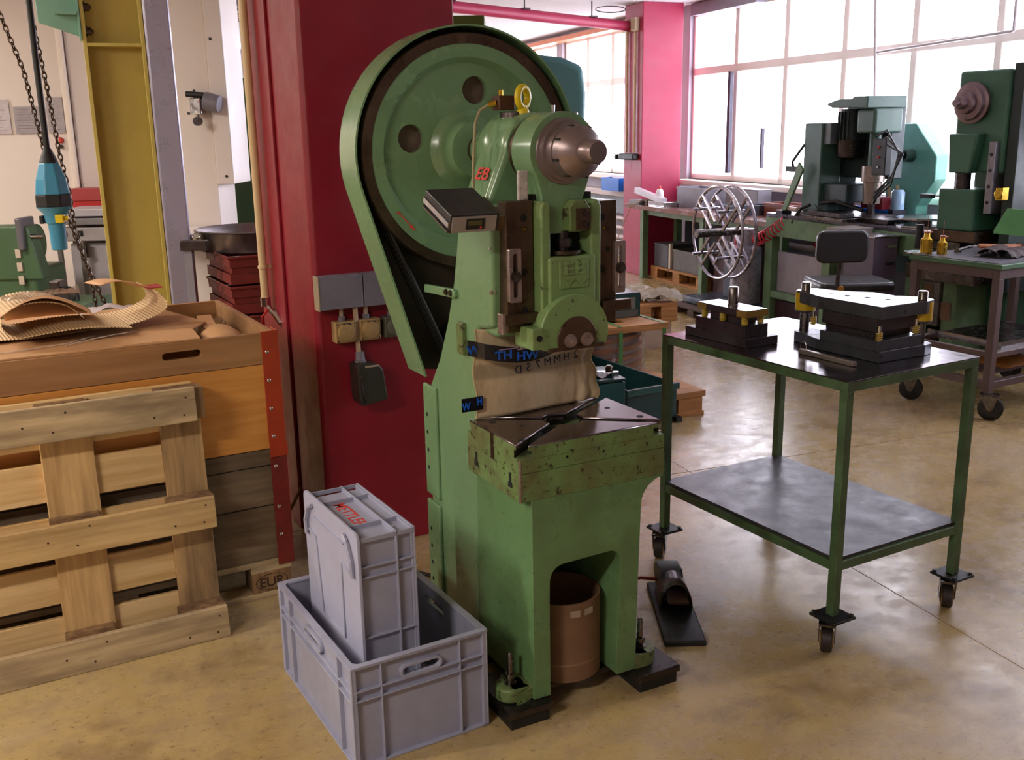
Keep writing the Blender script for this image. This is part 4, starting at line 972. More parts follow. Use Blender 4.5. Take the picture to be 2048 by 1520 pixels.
# ================================================================ foot switch
t = thing('foot_switch', 'black foot switch with a hooded pedal on a floor plate beside the press', 'pedal', (.475, 2.90, 0), 0.0)
m = MB(); m.box(0, .135, 0, .44, 0, .02); m.build('base_plate', BLACK, t, bevel=.006)
m = MB(); m.prism([(.27, .02), (.45, .02), (.47, .07), (.45, .10), (.36, .105), (.27, .06)], 'x', .03, .115); m.build('housing', paint('dark casting', '#2b2828', .4), t, bevel=.008, seg=3, smooth=True)
HD = steel('worn hood metal', '#6b6264', .35, .9, .15, 10)
m = MB()
pts = [(.018 + .055 * (1 - math.cos(a)) , .02 + .088 * math.sin(a)) for a in [PI * i / 14 for i in range(15)]]
V = [[m.bm.verts.new((x, y, z)) for (x, z) in pts] for y in (.23, .34)]
for i in range(14): m.bm.faces.new((V[0][i], V[0][i + 1], V[1][i + 1], V[1][i]))
m.build('hood', HD, t, smooth=True, solid=.005)
m = MB(); m.box(.04, .11, .19, .30, .035, .045, Matrix.Rotation(.1, 4, 'X')); m.build('treadle', paint('reddish treadle', '#4a3028', .5), t, bevel=.002)
m = MB(); m.tube([(.03, .40, .05), (-.03, .39, .06), (-.08, .37, .055), (-.14, .36, .02)], .006, 8); m.build('red_cable', paint('red cable', '#9c2a1c', .45), t, smooth=True)
# loose black cable on the floor behind the crates
t = thing('floor_cable', 'black cable lying on the floor between the grey crates and the press', 'cable', (-.36, 3.45, 0))
m = MB(); m.tube([(-.1, .02, .007), (.0, .03, .007), (.05, .0, .007), (.12, -.06, .007)], .007, 8); m.build('cable', BLACK, t, smooth=True)
# ================================================================ steel-topped trolley with die sets
KM = Matrix.Translation((.9934, 2.8582, 0)) @ Matrix.Rotation(.5169, 4, 'Z')
def trolley():
    t = thing('tool_trolley', 'green steel trolley with a shiny sheet metal top and lower shelf, carrying two die sets', 'trolley'); t.matrix_world = KM
    W, L, b = .607, .8765, .030
    m = MB(); m.box(0, W, 0, L, .876, .8795); m.build('top_plate', TOPST, t, bevel=.0008, seg=1)
    for (x0, x1, y0, y1) in ((0, W, 0, b), (0, W, L - b, L), (0, b, b, L - b), (W - b, W, b, L - b)):
        m = MB(); m.box(x0, x1, y0, y1, .846, .8755); m.build('top_rail', GREEN2, t, bevel=.0015, seg=1)
        m = MB(); m.box(x0 + .002, x1 - .002, y0 + .002, y1 - .002, .268, .2985); m.build('shelf_rail', GREEN2, t, bevel=.0015, seg=1)
    SH = paint('scuffed dark shelf', '#4b454e', .38, .1, .2, 5, dirt='#1f1c20', dirt_amt=.6, dscale=6, chips='#8a8490', chip_amt=.25, bump=.1)
    m = MB(); m.box(.012, W - .012, .012, L - .012, .299, .309); m.build('shelf', SH, t)
    for (x, y) in ((0, 0), (W - b, 0), (0, L - b), (W - b, L - b)):
        m = MB(); m.box(x, x + b, y, y + b, .118, .8458); m.build('leg', GREEN2, t, bevel=.0015, seg=1)
        m = MB(); m.box(x - .035, x + .065, y - .035, y + .065, .108, .117)
        for (u, v) in ((-.025, -.025), (.055, -.025), (-.025, .055), (.055, .055)): m.lathe((x + u, y + v, .117), (0, 0, 1), [(0, .008), (.007, .008)], 6)
        pt = m.build('caster_plate', BLACK, t, bevel=.001, seg=1)
        cx, cy = x - .01, y + .01
        m = MB(); a = 2.3
        M = Matrix.Translation((cx, cy, .042)) @ Matrix.Rotation(a, 4, 'Z')
        m.lathe((-.0175, 0, 0), (1, 0, 0), [(0, .036), (.003, .041), (.032, .041), (.035, .036)], 28); wl = m.build('caster_wheel', paint('wheel rubber', '#2a2224', .5) if 'wheel rubber' not in MATS else MATS['wheel rubber'], t, smooth=True, M=M)
        m = MB(); m.lathe((.0176, 0, 0), (1, 0, 0), [(0, .036), (.001, .036)], 28); m.lathe((-.0176, 0, 0), (-1, 0, 0), [(0, .036), (.001, .036)], 28); m.build('wheel_ring', paint('amber ring', '#b07a28', .4) if 'amber ring' not in MATS else MATS['amber ring'], wl, M=M)
        m = MB(); m.lathe((.0188, 0, 0), (1, 0, 0), [(0, .026), (.002, .024)], 24); m.lathe((-.0188, 0, 0), (-1, 0, 0), [(0, .026), (.002, .024)], 24); m.build('wheel_disc', MATS['wheel rubber'], wl, M=M)
        m = MB()
        for s in (-1, 1): m.prism([(-.03, .066), (.035, .066), (.012, -.008), (-.012, -.008)], 'x', s * .024 - .0015, s * .024 + .0015)
        m.box(-.026, .026, -.03, .04, .058, .066); m.build('caster_fork', STEEL, t, M=M)
trolley()
DST = paint('blued tool steel', '#4a4147', .32, .5, .15, 12); DST2 = paint('grey tool steel', '#565861', .34, .5, .12, 12)
GY = paint('ochre paint', '#8a6c30', .45, 0, .1, 14); SPR = paint('yellow spring', '#c7a834', .35, 0, .05, 9)
WT = steel('mirror ground steel', '#cfcbd0', .12, 1.0, .04, 8, rvar=.03)
def spring(m, x, y, z0, z1, r=.010, n=6):
    m.tube([(x + r * math.cos(a), y + r * math.sin(a), z0 + (z1 - z0) * a / (2 * PI * n)) for a in [2 * PI * i / 12 for i in range(n * 12 + 1)]], .0022, 6); return m
def die_small():
    t = thing('small_die_set', 'small dark die set with a round shank and yellow springs on the trolley', 'die set'); t.matrix_world = KM
    x0, x1, y0, y1 = .072, .222, .515, .835
    m = MB(); m.box(x0, x1, y0, y1, .880, .910); m.build('base_plate', DST, t, bevel=.001, seg=1)
    m = MB(); m.box(x0 + .012, x1 - .03, y0 + .02, y1 - .04, .910, .953); m.build('die_block', DST, t, bevel=.001, seg=1)
    m = MB(); m.box(x0 + .03, x1 - .05, y0 + .06, y1 - .1, .953, .985); m.build('stripper_block', DST, t, bevel=.001, seg=1)
    tx0, tx1, ty0, ty1 = .078, .178, .525, .775
    m = MB(); m.box(tx0, tx1, ty0, ty1, .983, 1.006); tp = m.build('top_plate', DST, t, bevel=.001, seg=1)
    m = MB(); m.box(tx0 + .002, tx1 - .002, ty0 + .002, ty1 - .002, 1.006, 1.0068); m.build('ground_face', WT, tp)
    for y in (ty0, ty1 - .045):
        m = MB(); m.box(tx0 - .001, tx1 + .001, y - .001, y + .046, .9825, 1.0045); m.build('painted_end', GY, tp)
    for (x, y) in ((.092, .545), (.165, .545), (.092, .655), (.092, .752), (.165, .752)):
        m = MB(); spring(m, x, y, .954, .983); m.build('spring', SPR, t, smooth=True)
    m = MB(); m.lathe((.128, .645, 1.0068), (0, 0, 1), [(0, .020), (.003, .020), (.005, .018), (.062, .018), (.066, .015)], 28); m.build('shank', STEEL, t, smooth=True)
die_small()
def die_big():
    t = thing('large_die_set', 'large steel die set with two guide posts and yellow painted bushings on the trolley', 'die set'); t.matrix_world = KM
    cx, cy = .365, .275
    # posts at left-back and right-front ends of the plate's long diagonal (along the image width)
    pA = Vector((.33, .50)); pB = Vector((.49, .145))
    def hexplate(z0, z1, s=1.0):
        pts = [(.262, .112), (.40, .112), (.47, .105), (.515, .115), (.525, .15), (.515, .18), (.475, .24), (.475, .33), (.41, .42), (.385, .505), (.36, .53), (.32, .535), (.298, .515), (.285, .45), (.262, .38)]
        c = Vector((.38, .3)); return [tuple(c + (Vector(p) - c) * s) for p in pts]
    m = MB(); m.prism(hexplate(0, 0), 'z', .880, .916); m.build('base_plate', DST2, t, bevel=.0015, seg=1)
    m = MB(); m.prism([(.258, .12), (.47, .12), (.47, .36), (.258, .36)], 'z', .916, .950); m.build('die_block', DST2, t, bevel=.001, seg=1)
    m = MB(); m.prism([(.285, .16), (.46, .16), (.46, .36), (.285, .36)], 'z', .95, .975); m.build('punch_block', DST, t, bevel=.001, seg=1)
    m = MB(); m.prism([(.265, .135), (.46, .135), (.46, .36), (.265, .36)], 'z', .975, 1.018); m.build('stripper_block', DST, t, bevel=.001, seg=1)
    m = MB(); m.prism(hexplate(0, 0, .985), 'z', 1.019, 1.060); tp = m.build('top_plate', DST2, t, bevel=.001, seg=1)
    m = MB(); m.prism(hexplate(0, 0, .975), 'z', 1.060, 1.0607); m.build('ground_face', WT, tp)
    for (x, y) in ((.345, .33), (.37, .265), (.39, .20)):
        m = MB(); m.lathe((x, y, 1.0607), (0, 0, 1), [(0, .009), (.0008, .009), (.0008, .005)], 16); m.build('screw_head', DARK, tp)
    YP = paint('worn yellow paint', '#c9a512', .45, 0, .08, 14, chips='#4a4440', chip_amt=.4)
    for p in (pA, pB):
        m = MB(); m.lathe((p.x, p.y, .916), (0, 0, 1), [(0, .0165), (.168, .0165), (.172, .0135)], 28); m.build('guide_post', STEEL, t, smooth=True)
        m = MB(); m.lathe((p.x, p.y, .985), (0, 0, 1), [(0, .030), (.004, .034), (.0725, .034)], 28); bs = m.build('guide_bushing', DST2, t, smooth=True)
        m = MB(); m.lathe((p.x, p.y, .992), (0, 0, 1), [(0, .0345), (.062, .0348)], 28); m.build('yellow_paint', YP, bs, smooth=True)
    for (x, y) in ((.262, .118), (.45, .13), (.30, .43)):
        m = MB(); spring(m, x + .004, y + .004, .952, .978, .009, 4); m.build('spring', SPR, t, smooth=True)
        m = MB(); m.cyl((x + .004, y + .004, .95), (x + .004, y + .004, 1.0), .006); m.build('spring_pin', BRIGHT, t)
die_big()
t = thing('square_bar', 'pale square steel bar with a wire loop at one end, lying on the trolley', 'bar'); t.matrix_world = KM
LB = steel('light aluminium', '#b9aba6', .35, .8, .08, 12)
MQ = Matrix.Translation((.158, .125, .8800)) @ Matrix.Rotation(-.02, 4, 'Z')
m = MB(); m.box(0, .018, 0, .235, 0, .016, MQ); m.build('bar', LB, t, bevel=.002)
m = MB(); m.tube([(.009 + .012 * math.cos(a) * 0, .222 + .014 * math.cos(a), .02 + .022 * math.sin(a)) for a in [PI * 2 * i / 20 for i in range(20)]], .0014, 5, closed=True); m.build('wire_loop', BRIGHT, t, M=MQ)
# ================================================================ left background
GM = Matrix.Translation((-2.01, 5.0, 0)) @ Matrix.Rotation(.36, 4, 'Z')
YB = paint('mustard column paint', '#c4b25c', .5, 0, .06, 2, dirt='#7a6a24', dirt_amt=.35, dscale=2)
SILV = paint('pale lilac column paint', '#a9a6bb', .3, .3, .05, 3, dirt='#9b9ab0', dirt_amt=.2, dscale=9, coat=.3)
t = thing('steel_column', 'tall mustard yellow steel I-beam column with a pale grey face on its right', 'column'); t.matrix_world = GM
m = MB(); m.box(.0, .018, 0, .2, 0, ZC); m.build('flange', YB, t, bevel=.002)
m = MB(); m.box(.262, .28, 0, .2, 0, ZC); m.build('flange', YB, t, bevel=.002)
m = MB(); m.box(.018, .262, .09, .105, 0, ZC); m.build('web', YB, t)
m = MB(); m.box(.018, .262, .0, .09, 2.045, 2.06); m.build('stiffener', YB, t, bevel=.001)
m = MB(); m.box(.281, .405, -.005, .15, 0, ZC); m.build('grey_face', SILV, t, bevel=.012, seg=3)
for z in (2.225, 2.115):
    m = MB(); m.lathe((.018, .045, z), (1, 0, 0), [(0, .026), (.006, .026)], 20); m.lathe((.024, .045, z), (1, 0, 0), [(0, .018), (.02, .018)], 6); m.lathe((.044, .045, z), (1, 0, 0), [(0, .009), (.008, .009)], 10); m.build('bolt', STEELD, t)
BRK = paint('pale green bracket', '#7ba894', .4, 0, .06, 5)
t2 = thing('column_bracket', 'pale green bolted bracket on the left flange of the yellow column', 'bracket'); t2.matrix_world = GM
m = MB(); m.box(-.012, -.001, -.01, .12, 2.075, 2.45); m.build('mounting_plate', BRK, t2, bevel=.002)
m = MB(); m.prism([(-.012, 2.09), (-.012, 2.42), (-.19, 2.42), (-.185, 2.15)], 'y', .02, .035); m.build('gusset', BRK, t2, bevel=.003)
m = MB(); m.prism([(-.012, 2.185), (-.012, 2.20), (-.11, 2.195), (-.11, 2.187)], 'y', -.02, .02); m.build('rib', BRK, t2)
# hoist pendant, cable, chains
t = thing('hoist_pendant', 'blue hoist control pendant hanging on a black cable above the wooden crate', 'control', (-1.705, 3.8, 0))
m = MB(); m.tube([(.0, 0, 1.545), (0.0, 0, 1.9), (.005, 0, 2.3), (.01, 0, ZC)], .0115, 10); m.build('cable', BLACK, t, smooth=True)
BLU = paint('pendant blue', '#3f8fb4', .4, 0, .05, 8)
m = MB(); m.lathe((0, 0, 1.545), (0, 0, -1), [(-.04, .013), (0, .03), (.012, .034)], 16); m.build('cable_boot', BLACK, t, smooth=True)
m = MB(); m.lathe((0, 0, 1.533), (0, 0, -1), [(0, .036), (.06, .056), (.115, .064)], 8); m.build('upper_shell', BLU, t, bevel=.004)
m = MB(); m.lathe((0, 0, 1.418), (0, 0, -1), [(0, .065), (.045, .066)], 8); m.build('black_band', BLACK, t, bevel=.003)
m = MB(); m.lathe((0, 0, 1.373), (0, 0, -1), [(0, .064), (.03, .04), (.06, .036), (.065, .030), (.16, .028), (.163, .024)], 16); m.build('handle', BLU, t, smooth=True)
m = MB(); m.box(.018, .048, -.05, -.02, 1.315, 1.345); m.cyl((.048, -.03, 1.33), (.062, -.03, 1.332), .008); m.build('yellow_switch', YEL, t, bevel=.003)
m = MB(); m.box(-.055, -.04, -.02, .02, 1.31, 1.34); m.build('side_switch', BLACK, t, bevel=.003)
CH = steel('chain steel', '#5d5148', .35, .9, .1, 30)
def chain(name, lab, pts):
    t = thing(name, lab, 'chain')
    P = [Vector(p) for p in pts]; L = [0]
    for a, b_ in zip(P, P[1:]): L.append(L[-1] + (b_ - a).length)
    m = MB(); d = 0; k = 0
    while d < L[-1] - .02:
        j = max(i for i in range(len(L)) if L[i] <= d); j = min(j, len(P) - 2)
        p = P[j].lerp(P[j + 1], (d - L[j]) / (L[j + 1] - L[j])); tt = (P[j + 1] - P[j]).normalized()
        u = tt.cross(Vector((0, 1, 0))).normalized(); v = tt.cross(u)
        if k % 2: u, v = v, u
        ring = []
        for i in range(10):
            a = 2 * PI * i / 10; ring.append(p + tt * (.016 * math.cos(a) + .010) + u * .0085 * math.sin(a))
        m.tube(ring, .0033, 5, closed=True); d += .0235; k += 1
    m.build('links', CH, t, smooth=True, kind='stuff'); return t
chain('hoist_chain', 'steel chain left of the pendant cable, running down behind the blue pendant', [(-1.99, 4.0, 2.35), (-1.94, 4.2, 1.89), (-1.90, 4.2, 1.60), (-1.865, 4.2, 1.42), (-1.83, 4.2, 1.29), (-1.78, 4.2, 1.10), (-1.72, 4.2, .93), (-1.715, 4.2, .90)])
chain('hoist_chain', 'steel chain close behind the pendant cable, ending lower left of the other chain', [(-1.95, 4.3, 2.35), (-1.90, 4.3, 1.85), (-1.88, 4.3, 1.56), (-1.86, 4.3, 1.40), (-1.855, 4.3, 1.25), (-1.82, 4.3, 1.08), (-1.80, 4.3, .90)])
# cream machine enclosure / wall panel at the left
t = thing('machine_enclosure', 'large cream sheet metal machine enclosure behind the yellow column, with notices on it', 'enclosure', (0, 0, 0))
m = MB(); m.box(-6.0, -3.17, 7.5, 7.7, 0, 2.75); m.build('panel', WHITE, t, bevel=.01)
m = MB(); m.box(-3.165, -2.4, 7.53, 7.7, 0, 2.75); m.build('panel', WHITE, t, bevel=.01)
m = MB(); m.box(-3.20, -3.15, 7.47, 7.5, 0, 2.75); m.build('corner_strip', paint('bright cream strip', '#e9dcd2', .35, 0, .03, 3), t, bevel=.015, seg=3)
NOT = paint('grey notice paper', '#9a9199', .6, 0, .1, 30); 
def notice(x0, x1, z0, z1, lab, hexc):
    o = thing('notice_sheet', lab, 'notice', (0, 7.495, 0))
    m = MB(); m.box(x0, x1, -.006, 0, z0, z1); sh = m.build('sheet', paint('notice ' + hexc, hexc, .6, 0, .08, 30), o)
    m = MB(); n = 9
    for k in range(n): m.box(x0 + .015, x1 - .03 - .03 * (k % 3), -.007, -.0062, z0 + (z1 - z0) * (k + 1) / (n + 1) - .002, z0 + (z1 - z0) * (k + 1) / (n + 1) + .002)
    m.build('print_lines', paint('print grey', '#837a84', .7) if 'print grey' not in MATS else MATS['print grey'], sh, kind='stuff')
notice(-3.57, -3.36, 1.66, 1.85, 'grey notice on the cream enclosure, left of the pendant cable', '#a29aa0')
notice(-3.33, -3.21, 1.66, 1.91, 'taller grey notice on the cream enclosure, right of the pendant cable', '#a8a0a6')
notice(-3.80, -3.60, 1.66, 1.90, 'pale notice on the cream enclosure at the left edge', '#c2b8c0')
t = thing('stop_button', 'red push button on the cream enclosure below the notices', 'button', (-3.255, 7.47, 1.61))
m = MB(); m.lathe((0, 0, 0), (0, -1, 0), [(-.025, .022), (.0, .022), (.012, .018)], 18); m.build('cap', REDL, t, smooth=True)
m = MB(); m.lathe((.0, 0, -.045), (0, -1, 0), [(-.025, .014), (.0, .014)], 14); m.build('key_switch', BLACK, t)
t = thing('red_box', 'red metal box on the cream enclosure beside the yellow column', 'box', (-3.17, 7.3, 1.07))
m = MB(); m.box(0, .25, 0, .19, 0, .11); m.build('lower_body', paint('box red', '#b51f22', .4), t, bevel=.004)
m = MB(); m.box(-.0, .25, .0, .19, .112, .20); m.build('lid', paint('box red lid', '#a8383a', .45), t, bevel=.004)
# white cabinet machine
WH2 = paint('light grey enamel', '#b4aeb4', .4, 0, .04, 4)
t = thing('grey_cabinet_machine', 'light grey cabinet machine with dials standing between the pendant and the yellow column', 'machine', (-2.98, 6.8, 0))
m = MB(); m.box(0, .55, 0, .3, 0, .93); m.build('cabinet', WH2, t, bevel=.01)
m = MB(); m.box(-.03, .55, -.06, .3, .95, 1.04); m.build('control_panel', paint('panel grey', '#a49a9c', .4), t, bevel=.006)
m = MB(); m.box(-.05, .55, -.08, .3, 1.06, 1.10); m.build('rail', paint('rail grey', '#7f7a7c', .4), t, bevel=.004)
m = MB(); m.box(-.02, .55, -.02, .3, 1.11, 1.16); m.build('top_box', WH2, t, bevel=.006)
m = MB(); m.lathe((-.01, -.06, 1.0), (0, -1, 0), [(0, .03), (.01, .03), (.012, .024)], 20); m.build('red_handwheel', paint('dull red', '#8c3a34', .5), t, smooth=True)
m = MB(); m.box(.09, .125, -.065, -.06, .985, 1.02); m.lathe((.108, -.065, 1.0), (0, -1, 0), [(0, .01), (.006, .01)], 14); m.build('knob', BLACK, t)
m = MB(); m.box(.06, .14, -.085, -.08, .935, .955); m.build('type_plate', paint('brown plate', '#4a3420', .4), t)
for x in (-.05, .10):
    m = MB(); m.box(x, x + .03, -.09, -.06, .0, .95); m.build('column_rod', paint('rod grey', '#77706f', .4) if 'rod grey' not in MATS else MATS['rod grey'], t, bevel=.004)
m = MB(); m.cyl((.14, -.05, .84), (.14, -.05, .93), .014); m.lathe((.14, -.05, .85), (0, 0, 1), [(0, .022), (.01, .022)], 8); m.build('valve', STEEL, t)
# green lathe-like machine at the far left
GL1 = paint('lathe green', '#3c5a3c', .45, 0, .08, 5)
t = thing('green_grinder', 'dark green machine with a grey slotted plate at the left edge behind the crate', 'machine', (-3.1, 6.0, 0))
m = MB(); m.box(-.5, .25, 0, .4, 0, .86); m.build('base', GL1, t, bevel=.02)
m = MB(); m.cyl((-.5, .2, 1.0), (.19, .2, 1.0), .115, n=28); m.build('drum_housing', GL1, t, smooth=True)
m = MB(); m.prism([(0, .8), (.3, .8), (.235, 1.12), (.03, 1.12)], 'y', -.02, .1); m.build('side_plate', GL1, t, bevel=.01)
m = MB(); m.box(.185, .222, -.06, .12, .98, 1.17); m.build('grey_wheel_guard', paint('guard grey', '#5e5a62', .4), t, bevel=.01)
m = MB(); m.cyl((.22, 0, 1.055), (.32, 0, 1.055), .014); m.build('spindle', STEEL, t)
for z in (.80, .88, .96):
    m = MB(); m.box(.155, .185, -.035, -.02, z - .025, z + .025); m.build('slot', paint('slot light', '#b9a99c', .6) if 'slot light' not in MATS else MATS['slot light'], t)
t = thing('bench_vice', 'dark bench vice behind the rolled cardboard', 'vice', (-2.62, 5.8, .70))
m = MB(); m.box(-.06, .06, -.05, .05, 0, .06); m.box(-.05, .01, -.05, .05, .06, .12); m.build('body', STEELD, t, bevel=.006)
m = MB(); m.tube([(.04 + .06 * math.cos(a), -.02, .02 + .06 * math.sin(a)) for a in [2 * PI * i / 20 for i in range(20)]], .008, 6, closed=True); m.build('handwheel', BLACK, t, smooth=True)
m = MB(); m.box(-.3, .2, -.2, .2, -.70, 0); m.build('stand', GL1, t)
# white tall machine panel with regulator
t = thing('white_machine', 'tall white machine panel between the grey column and the red pillar', 'machine', (-2.6, 6.5, 0))
m = MB(); m.box(.2, .745, 0, .4, 0, 2.75); m.build('main_panel', WHITE, t, bevel=.006)
m = MB(); m.box(.748, .855, -.02, .4, 1.32, 2.75); m.build('side_door', WHITE, t, bevel=.006)
m = MB(); m.box(.38, .95, -.5, -.02, 1.01, 1.06); m.build('ledge', WHITE, t, bevel=.01)
for (x, z) in ((.60, 1.87), (.60, 1.76), (.80, 1.78), (.81, 1.37), (.78, 2.2)):
    m = MB(); m.lathe((x, -.022 if x > .7 else 0, z), (0, -1, 0), [(0, .009), (.004, .009)], 10); m.build('screw_cap', BLACK, t)
t = thing('pressure_regulator', 'compressed air regulator with a grey bowl and small gauge on the white machine', 'regulator', (-1.93, 6.45, 1.80))
m = MB(); m.box(-.03, .04, -.05, .05, -.05, .05); m.build('valve_body', BRIGHT, t, bevel=.008)
m = MB(); m.cyl((.06, -.02, .03), (.15, -.03, .01), .058, .052); m.build('grey_bowl', TRK, t, bevel=.006, smooth=True)
m = MB(); m.cyl((-.06, 0, .075), (.06, 0, .065), .018); m.cyl((-.01, 0, .05), (-.01, 0, .10), .008); m.build('black_coupling', BLACK, t)
m = MB(); m.cyl((.01, -.03, -.09), (.01, -.055, -.09), .028); m.cyl((.01, -.02, -.09), (.01, -.02, -.04), .006); m.build('gauge', STEELD, t, smooth=True)
# green cabinets between white machine and pillar
t = thing('green_cabinet', 'tall dark green sheet metal cabinet left of the red pillar', 'cabinet', (-2.16, 7.5, 0))
m = MB(); m.box(-.2, .14, .02, .5, 0, 2.0); m.build('side', GREEND, t, bevel=.004)
m = MB(); m.box(.143, .6, 0, .5, 0, 2.02); m.build('door', GREEND, t, bevel=.004)
m = MB(); m.box(.25, .60, -.02, 0.0, 1.45, 2.015); m.build('upper_door', paint('mid green sheet', '#4a6534', .5), t, bevel=.004)
# steel bowl feeder on stand and red stacked bins
t = thing('steel_drum', 'wide shallow steel drum above the red bins, left of the red pillar', 'drum', (-1.38, 5.45, 0))
m = MB(); m.lathe((0, 0, .98), (0, 0, 1), [(.05, .30), (.145, .31), (.153, .318), (.157, .31), (.145, .30), (.06, .29), (.055, .02)], 48, caps=False); m.build('bowl', steel('brushed drum steel', '#8d8284', .35, .9, .1, 10), t, smooth=True)
m = MB(); m.cyl((-.35, -.27, 1.12), (-.2, -.29, 1.115), .016); m.lathe((-.24, -.285, 1.115), (1, 0, 0), [(0, .024), (.03, .024)], 8); m.build('clamp', BRIGHT, t)
t = thing('tube_stand', 'grey square tube stand in front of the red bins', 'stand', (-1.62, 5.06, 0))
m = MB(); m.box(-.02, .02, -.02, .02, 0, 1.06); m.build('post', paint('grey tube paint', '#85828e', .4), t, bevel=.002)
m = MB(); m.box(-.035, .10, -.03, .04, 1.06, 1.11); m.build('clamp_head', STEELD, t, bevel=.004)
RB = paint('rusty red bin', '#7a2a22', .5, 0, .15, 10, dirt='#4a1f1a', dirt_amt=.5, chips='#9a7468', chip_amt=.4)
RB2 = paint('dark bin inside', '#3a1714', .6)
for k, (z, lab) in enumerate(((.61, 'rusty red steel stacking bin, third from the top beside the red pillar'), (.762, 'rusty red steel stacking bin, second from the top beside the red pillar'), (.914, 'rusty red steel stacking bin, topmost of the stack beside the red pillar'))):
    t = thing('stacking_bin', lab, 'bin', (-1.20, 5.35, z - .02), .51, 'red stacking bins')
    m = MB()
    for (a, b_, z0, z1) in ((.0, 0, .0, .05), (.012, 0, .05, .085), (0, 0, .085, .13)):
        o_ = .012 if a else 0
        m.box(-.36 + o_, .36 - o_, -.25 + o_, -.245 + o_ + .003, z0, z1); m.box(-.36 + o_, .36 - o_, .245 - o_, .25 - o_, z0, z1)
        m.box(-.36 + o_, -.352 + o_, -.25 + o_, .25 - o_, z0, z1); m.box(.352 - o_, .36 - o_, -.25 + o_, .25 - o_, z0, z1)
    m.build('corrugated_walls', RB, t, bevel=.004)
    m = MB(); m.box(-.35, .35, -.24, .24, .0, .01); m.build('bottom', RB2, t)
    m = MB(); m.tube([(-.365, -.255, .135), (.365, -.255, .135), (.365, .255, .135), (-.365, .255, .135)], .008, 6, closed=True); m.build('rim', RB, t)
t = thing('bin_plinth', 'dark steel plinth under the stacked red bins', 'plinth', (-1.20, 5.35, 0), .51)
m = MB(); m.box(-.34, .34, -.23, .23, 0, .588); m.build('frame', RB2, t, bevel=.004)
# clutter high up between white machine and pillar
t = thing('red_overhead_sign', 'small red panel high up on the back wall left of the pillar', 'panel', (-2.62, 10.2, 2.02))
m = MB(); m.box(0, .22, 0, .04, 0, .1); m.build('panel', paint('sign red', '#d8402c', .4), t)
m = MB(); m.cyl((.05, .02, .1), (.05, .02, ZC - 2.02), .006); m.cyl((.18, .02, .1), (.18, .02, ZC - 2.02), .006); m.build('hanger', STEELD, t)
t = thing('ventilation_duct', 'grey ventilation duct with pipes hanging under the ceiling left of the pillar', 'duct', (-2.7, 8.6, 2.3))
m = MB(); m.box(0, .7, 0, .3, .35, .6); m.build('duct', paint('duct grey', '#8e8a98', .4), t, bevel=.01)
for k in range(3):
    m = MB(); m.cyl((-.1, .1 * k, .2 + .05 * k), (.9, .1 * k, .25 + .05 * k), .018); m.build('pipe', BRIGHT, t)
# ================================================================ behind the press
t = thing('olive_machine_head', 'olive green machine head rising above the flywheel, next to the red pillar', 'machine', (-.24, 4.75, 0), .0)
OLG = paint('olive enamel', '#55702f', .5, 0, .06, 4)
m = MB(); m.box(0, .145, 0, .3, 1.6, 2.125); m.build('head', OLG, t, bevel=.004)
m = MB(); m.box(.0, .14, .02, .28, 0, 1.6); m.build('column', OLG, t, bevel=.004)
t = thing('teal_press', 'teal press with a pale blue-green belt guard, mostly hidden behind the green press', 'press', (.02, 4.75, 0), .1)
m = MB()
gp = [(-.06, 1.55), (-.06, 1.93), (.12, 1.955), (.24, 1.94), (.335, 1.90), (.35, 1.78), (.345, 1.60), (.33, 1.45), (.34, 1.385), (-.06, 1.385)]
m.prism(gp, 'y', 0, .3); m.build('belt_guard', TEALL, t, bevel=.03, seg=4, smooth=True)
m = MB(); m.box(-.04, .335, .02, .3, 0, 1.38); m.build('column', TEAL, t, bevel=.01)
t = thing('blue_bin', 'bright blue plastic bin on the sill ledge just right of the green press', 'bin', room(5.84, 11.6, 0.861), ROOM)
m = MB()
for (a, b_, c, d) in ((0, .5, 0, .008), (0, .5, .29, .298), (0, .008, 0, .298), (.492, .5, 0, .298)): m.box(c - .15, d - .15, a - .25, b_ - .25, 0, .16)
m.build('walls', paint('bright blue plastic', '#1668c8', .35), t)
m = MB(); m.box(-.14, .14, -.24, .24, 0, .01); m.build('bottom', MATS['bright blue plastic'], t)
# wall convectors / radiators with tubes
RAD = paint('radiator cream', '#b9aeb0', .4, 0, .04, 4); RADP = paint('radiator panel blue grey', '#7d8795', .45, 0, .04, 4)
def convector(y0, y1, lab):
    t = thing('wall_convector', lab, 'radiator', (0, 0, 0), ROOM, 'convectors along the window wall')
    m = MB(); m.box(5.82, 5.99, y0, y1, .78, .86); m.build('shelf', RAD, t, bevel=.01)
    m = MB(); m.box(5.90, 5.99, y0, y1, .56, .77); m.build('panel', RADP, t, bevel=.004)
    for z in (.5, .38, .26, .14):
        m = MB(); m.cyl((5.90, y0, z), (5.90, y1, z), .03, n=14); m.build('heating_tube', RAD, t, smooth=True)
    for y in (y0 + .3, (y0 + y1) / 2, y1 - .3):
        m = MB(); m.box(5.86, 5.99, y - .02, y + .02, 0, .8); m.build('bracket', RADP, t)
convector(10.6, 16.0, 'cream convector pipes under the windows left of the far pink pillar')
convector(1.0, 9.9, 'cream convector shelf and pipes under the windows right of the far pink pillar')
